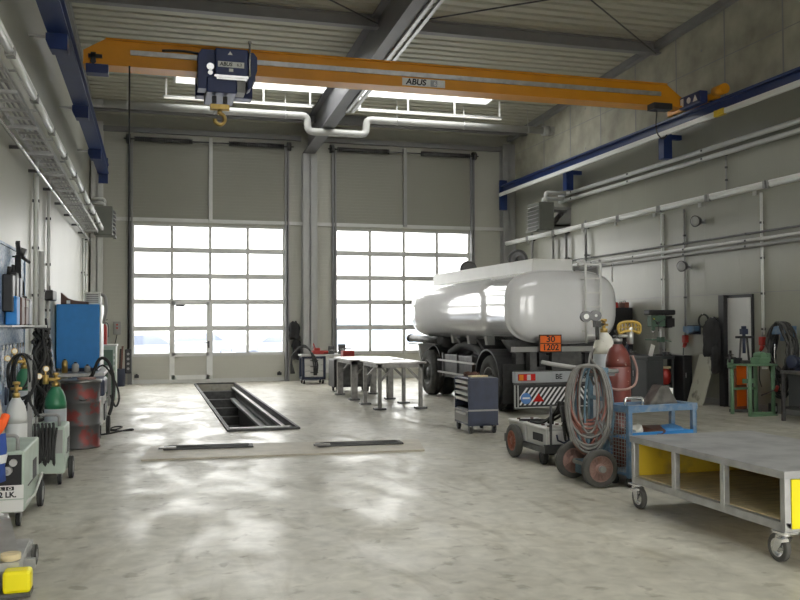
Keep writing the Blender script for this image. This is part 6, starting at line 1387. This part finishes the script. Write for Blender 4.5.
# items near the gate on the left
t = thing('wheeled_welder', 'blue-topped wheeled welding machine between the drum and the gate', 'welding machine', (-1.15, 13.3, 0))
b = MB(); b.box(0.0, 0.48, 0, 0.8, 0.2, 0.62); b.build('casing', 'lightgrey', t, 0.015)
b = MB(); b.box(-0.02, 0.50, -0.02, 0.82, 0.62, 0.86); b.build('top_unit', 'cabblue', t, 0.03)
b = MB(); b.box(0.1, 0.42, -0.03, -0.02, 0.66, 0.8); b.box(0.48, 0.50, 0.1, 0.7, 0.26, 0.5); b.build('panel', 'black', t)
for x in (-0.03, 0.52): make_wheel(t, 'rear_wheel', (x, 0.62, 0.14), (1 if x > 0 else -1, 0, 0), 0.14, 0.06, 'rubber', 'midgrey', 0, 0.5)
for x in (0.06, 0.42):
    b = MB(); b.cyl((x - 0.02, 0.08, 0.06), (x + 0.02, 0.08, 0.06), 0.06, seg=14); b.box(x - 0.03, x + 0.03, 0.05, 0.11, 0.07, 0.2); b.build('caster', 'rubber', t)
b = MB(); b.tube([(0.3, 0.2, 0.86), (0.42, 0.1, 1.15), (0.55, 0.1, 1.1), (0.62, 0.1, 0.8), (0.60, 0.05, 0.5), (0.56, 0.0, 0.35)], 0.024, 8, smooth=4)
b.tube([(0.25, 0.4, 0.86), (0.45, 0.4, 1.05), (0.62, 0.5, 0.8), (0.68, 0.55, 0.55), (0.63, 0.5, 0.42), (0.56, 0.45, 0.6)], 0.015, 6, smooth=4); b.build('torch_cable', 'rubber', t)
t = thing('floor_cable', 'dark cable curled on the floor beside the drum', 'cable', (-0.55, 13.75, 0.012))
b = MB(); b.tube([(-0.12, 0.75, 0.0), (0.0, 0.6, 0), (0.1, 0.95, 0), (-0.02, 1.0, 0), (-0.08, 0.5, 0), (0.25, 0.45, 0), (0.23, 0.6, 0), (-0.05, 0.15, 0), (-0.2, 0.0, 0)], 0.012, 6, smooth=5); b.build('cable', 'rubber', t)
t = thing('green_cabinet', 'green metal cabinet with pale edges against the wall by the gate', 'cabinet', (XL + 0.02, 19.4, 0)); w = 0.9
b = MB(); b.box(0, w, 0, 0.8, 0.05, 1.2); b.box(0.05, w - 0.05, 0.05, 0.75, 0, 0.05); b.build('carcass', 'weldergreen', t, 0.006)
b = MB(); b.box(0.04, w - 0.06, -0.012, 0, 0.1, 1.12); b.build('front_panel', 'drabgreen', t)
b = MB(); b.box(-0.01, w + 0.02, -0.02, 0.82, 1.2, 1.23); b.build('top', 'lightgrey', t)
b = MB()
for k in range(8): b.box(w - 0.045, w - 0.02, -0.016, -0.004, 0.15 + 0.12 * k, 0.2 + 0.12 * k)
b.build('edge_slot', 'paper', t)
t = thing('fire_extinguisher', 'red fire extinguisher standing on the green cabinet', 'fire extinguisher', (-1.0, 19.7, 1.23))
b = MB(); b.lathe([(0.075, 0), (0.08, 0.02), (0.08, 0.36), (0.06, 0.42), (0.025, 0.45)], seg=20); b.build('body', 'red', t)
b = MB(); b.cyl((0, 0, 0.45), (0, 0, 0.50), 0.02, seg=10); b.bar((-0.02, 0, 0.51), (0.09, 0, 0.53), 0.02, 0.015); b.build('valve', 'black', t)
b = MB(); b.tube([(0.02, 0, 0.48), (0.1, 0, 0.42), (0.1, 0, 0.15)], 0.01, 6, smooth=4); b.build('hose', 'black', t)
t = thing('switch_box', 'small grey gate switch box on the back wall beside the gate', 'switch box', (-0.92, YB, 1.38))
b = MB(); b.box(-0.1, 0.1, -0.1, 0, 0, 0.36); b.build('box', 'midgrey', t, 0.01)
b = MB(); b.cyl((0, -0.1, 0.27), (0, -0.115, 0.27), 0.025, seg=12); b.cyl((0, -0.1, 0.18), (0, -0.115, 0.18), 0.025, seg=12); b.build('button', 'red', t)
b = MB(); b.tube([(0.0, -0.04, 0.0), (-0.05, -0.04, -0.25), (-0.1, -0.03, -0.4), (-0.1, -0.03, -1.2)], 0.012, 6, smooth=3); b.build('cable', 'black', t)
t = thing('tool_bin', 'tall dark bin with brooms in the corner beside the gate', 'bin', (-0.85, 24.55, 0))
b = MB(); b.lathe([(0.16, 0), (0.19, 0.45), (0.2, 0.47)], seg=20); b.build('bin', 'cabblue', t)
for k, (dx, dy, h, m) in enumerate(((-0.08, 0, 1.15, 'brown'), (0.04, 0.05, 1.0, 'black'), (0.08, -0.05, 1.08, 'brown'))):
    b = MB(); b.bar((dx * 0.5, dy, 0.05), (dx * 1.3, dy * 1.4, h), 0.05, 0.10); b.build('stick', m, t)

# ================================================================ LIGHT
w = bpy.data.worlds.new('overcast'); sc.world = w; w.use_nodes = True
nt = w.node_tree; bg = nt.nodes['Background']; bg.inputs['Strength'].default_value = 1.0; bg.inputs['Color'].default_value = (1.0, 0.985, 0.93, 1)
sc.view_settings.view_transform = 'Standard'; sc.view_settings.look = 'None'; sc.view_settings.gamma = 1; sc.view_settings.use_curve_mapping = False
sc.view_settings.exposure = 2.9
sc.cycles.max_bounces = 10; sc.cycles.diffuse_bounces = 6; sc.cycles.glossy_bounces = 4; sc.cycles.transparent_max_bounces = 12; sc.cycles.caustics_reflective = False; sc.cycles.caustics_refractive = False
sc.cycles.use_denoising = True
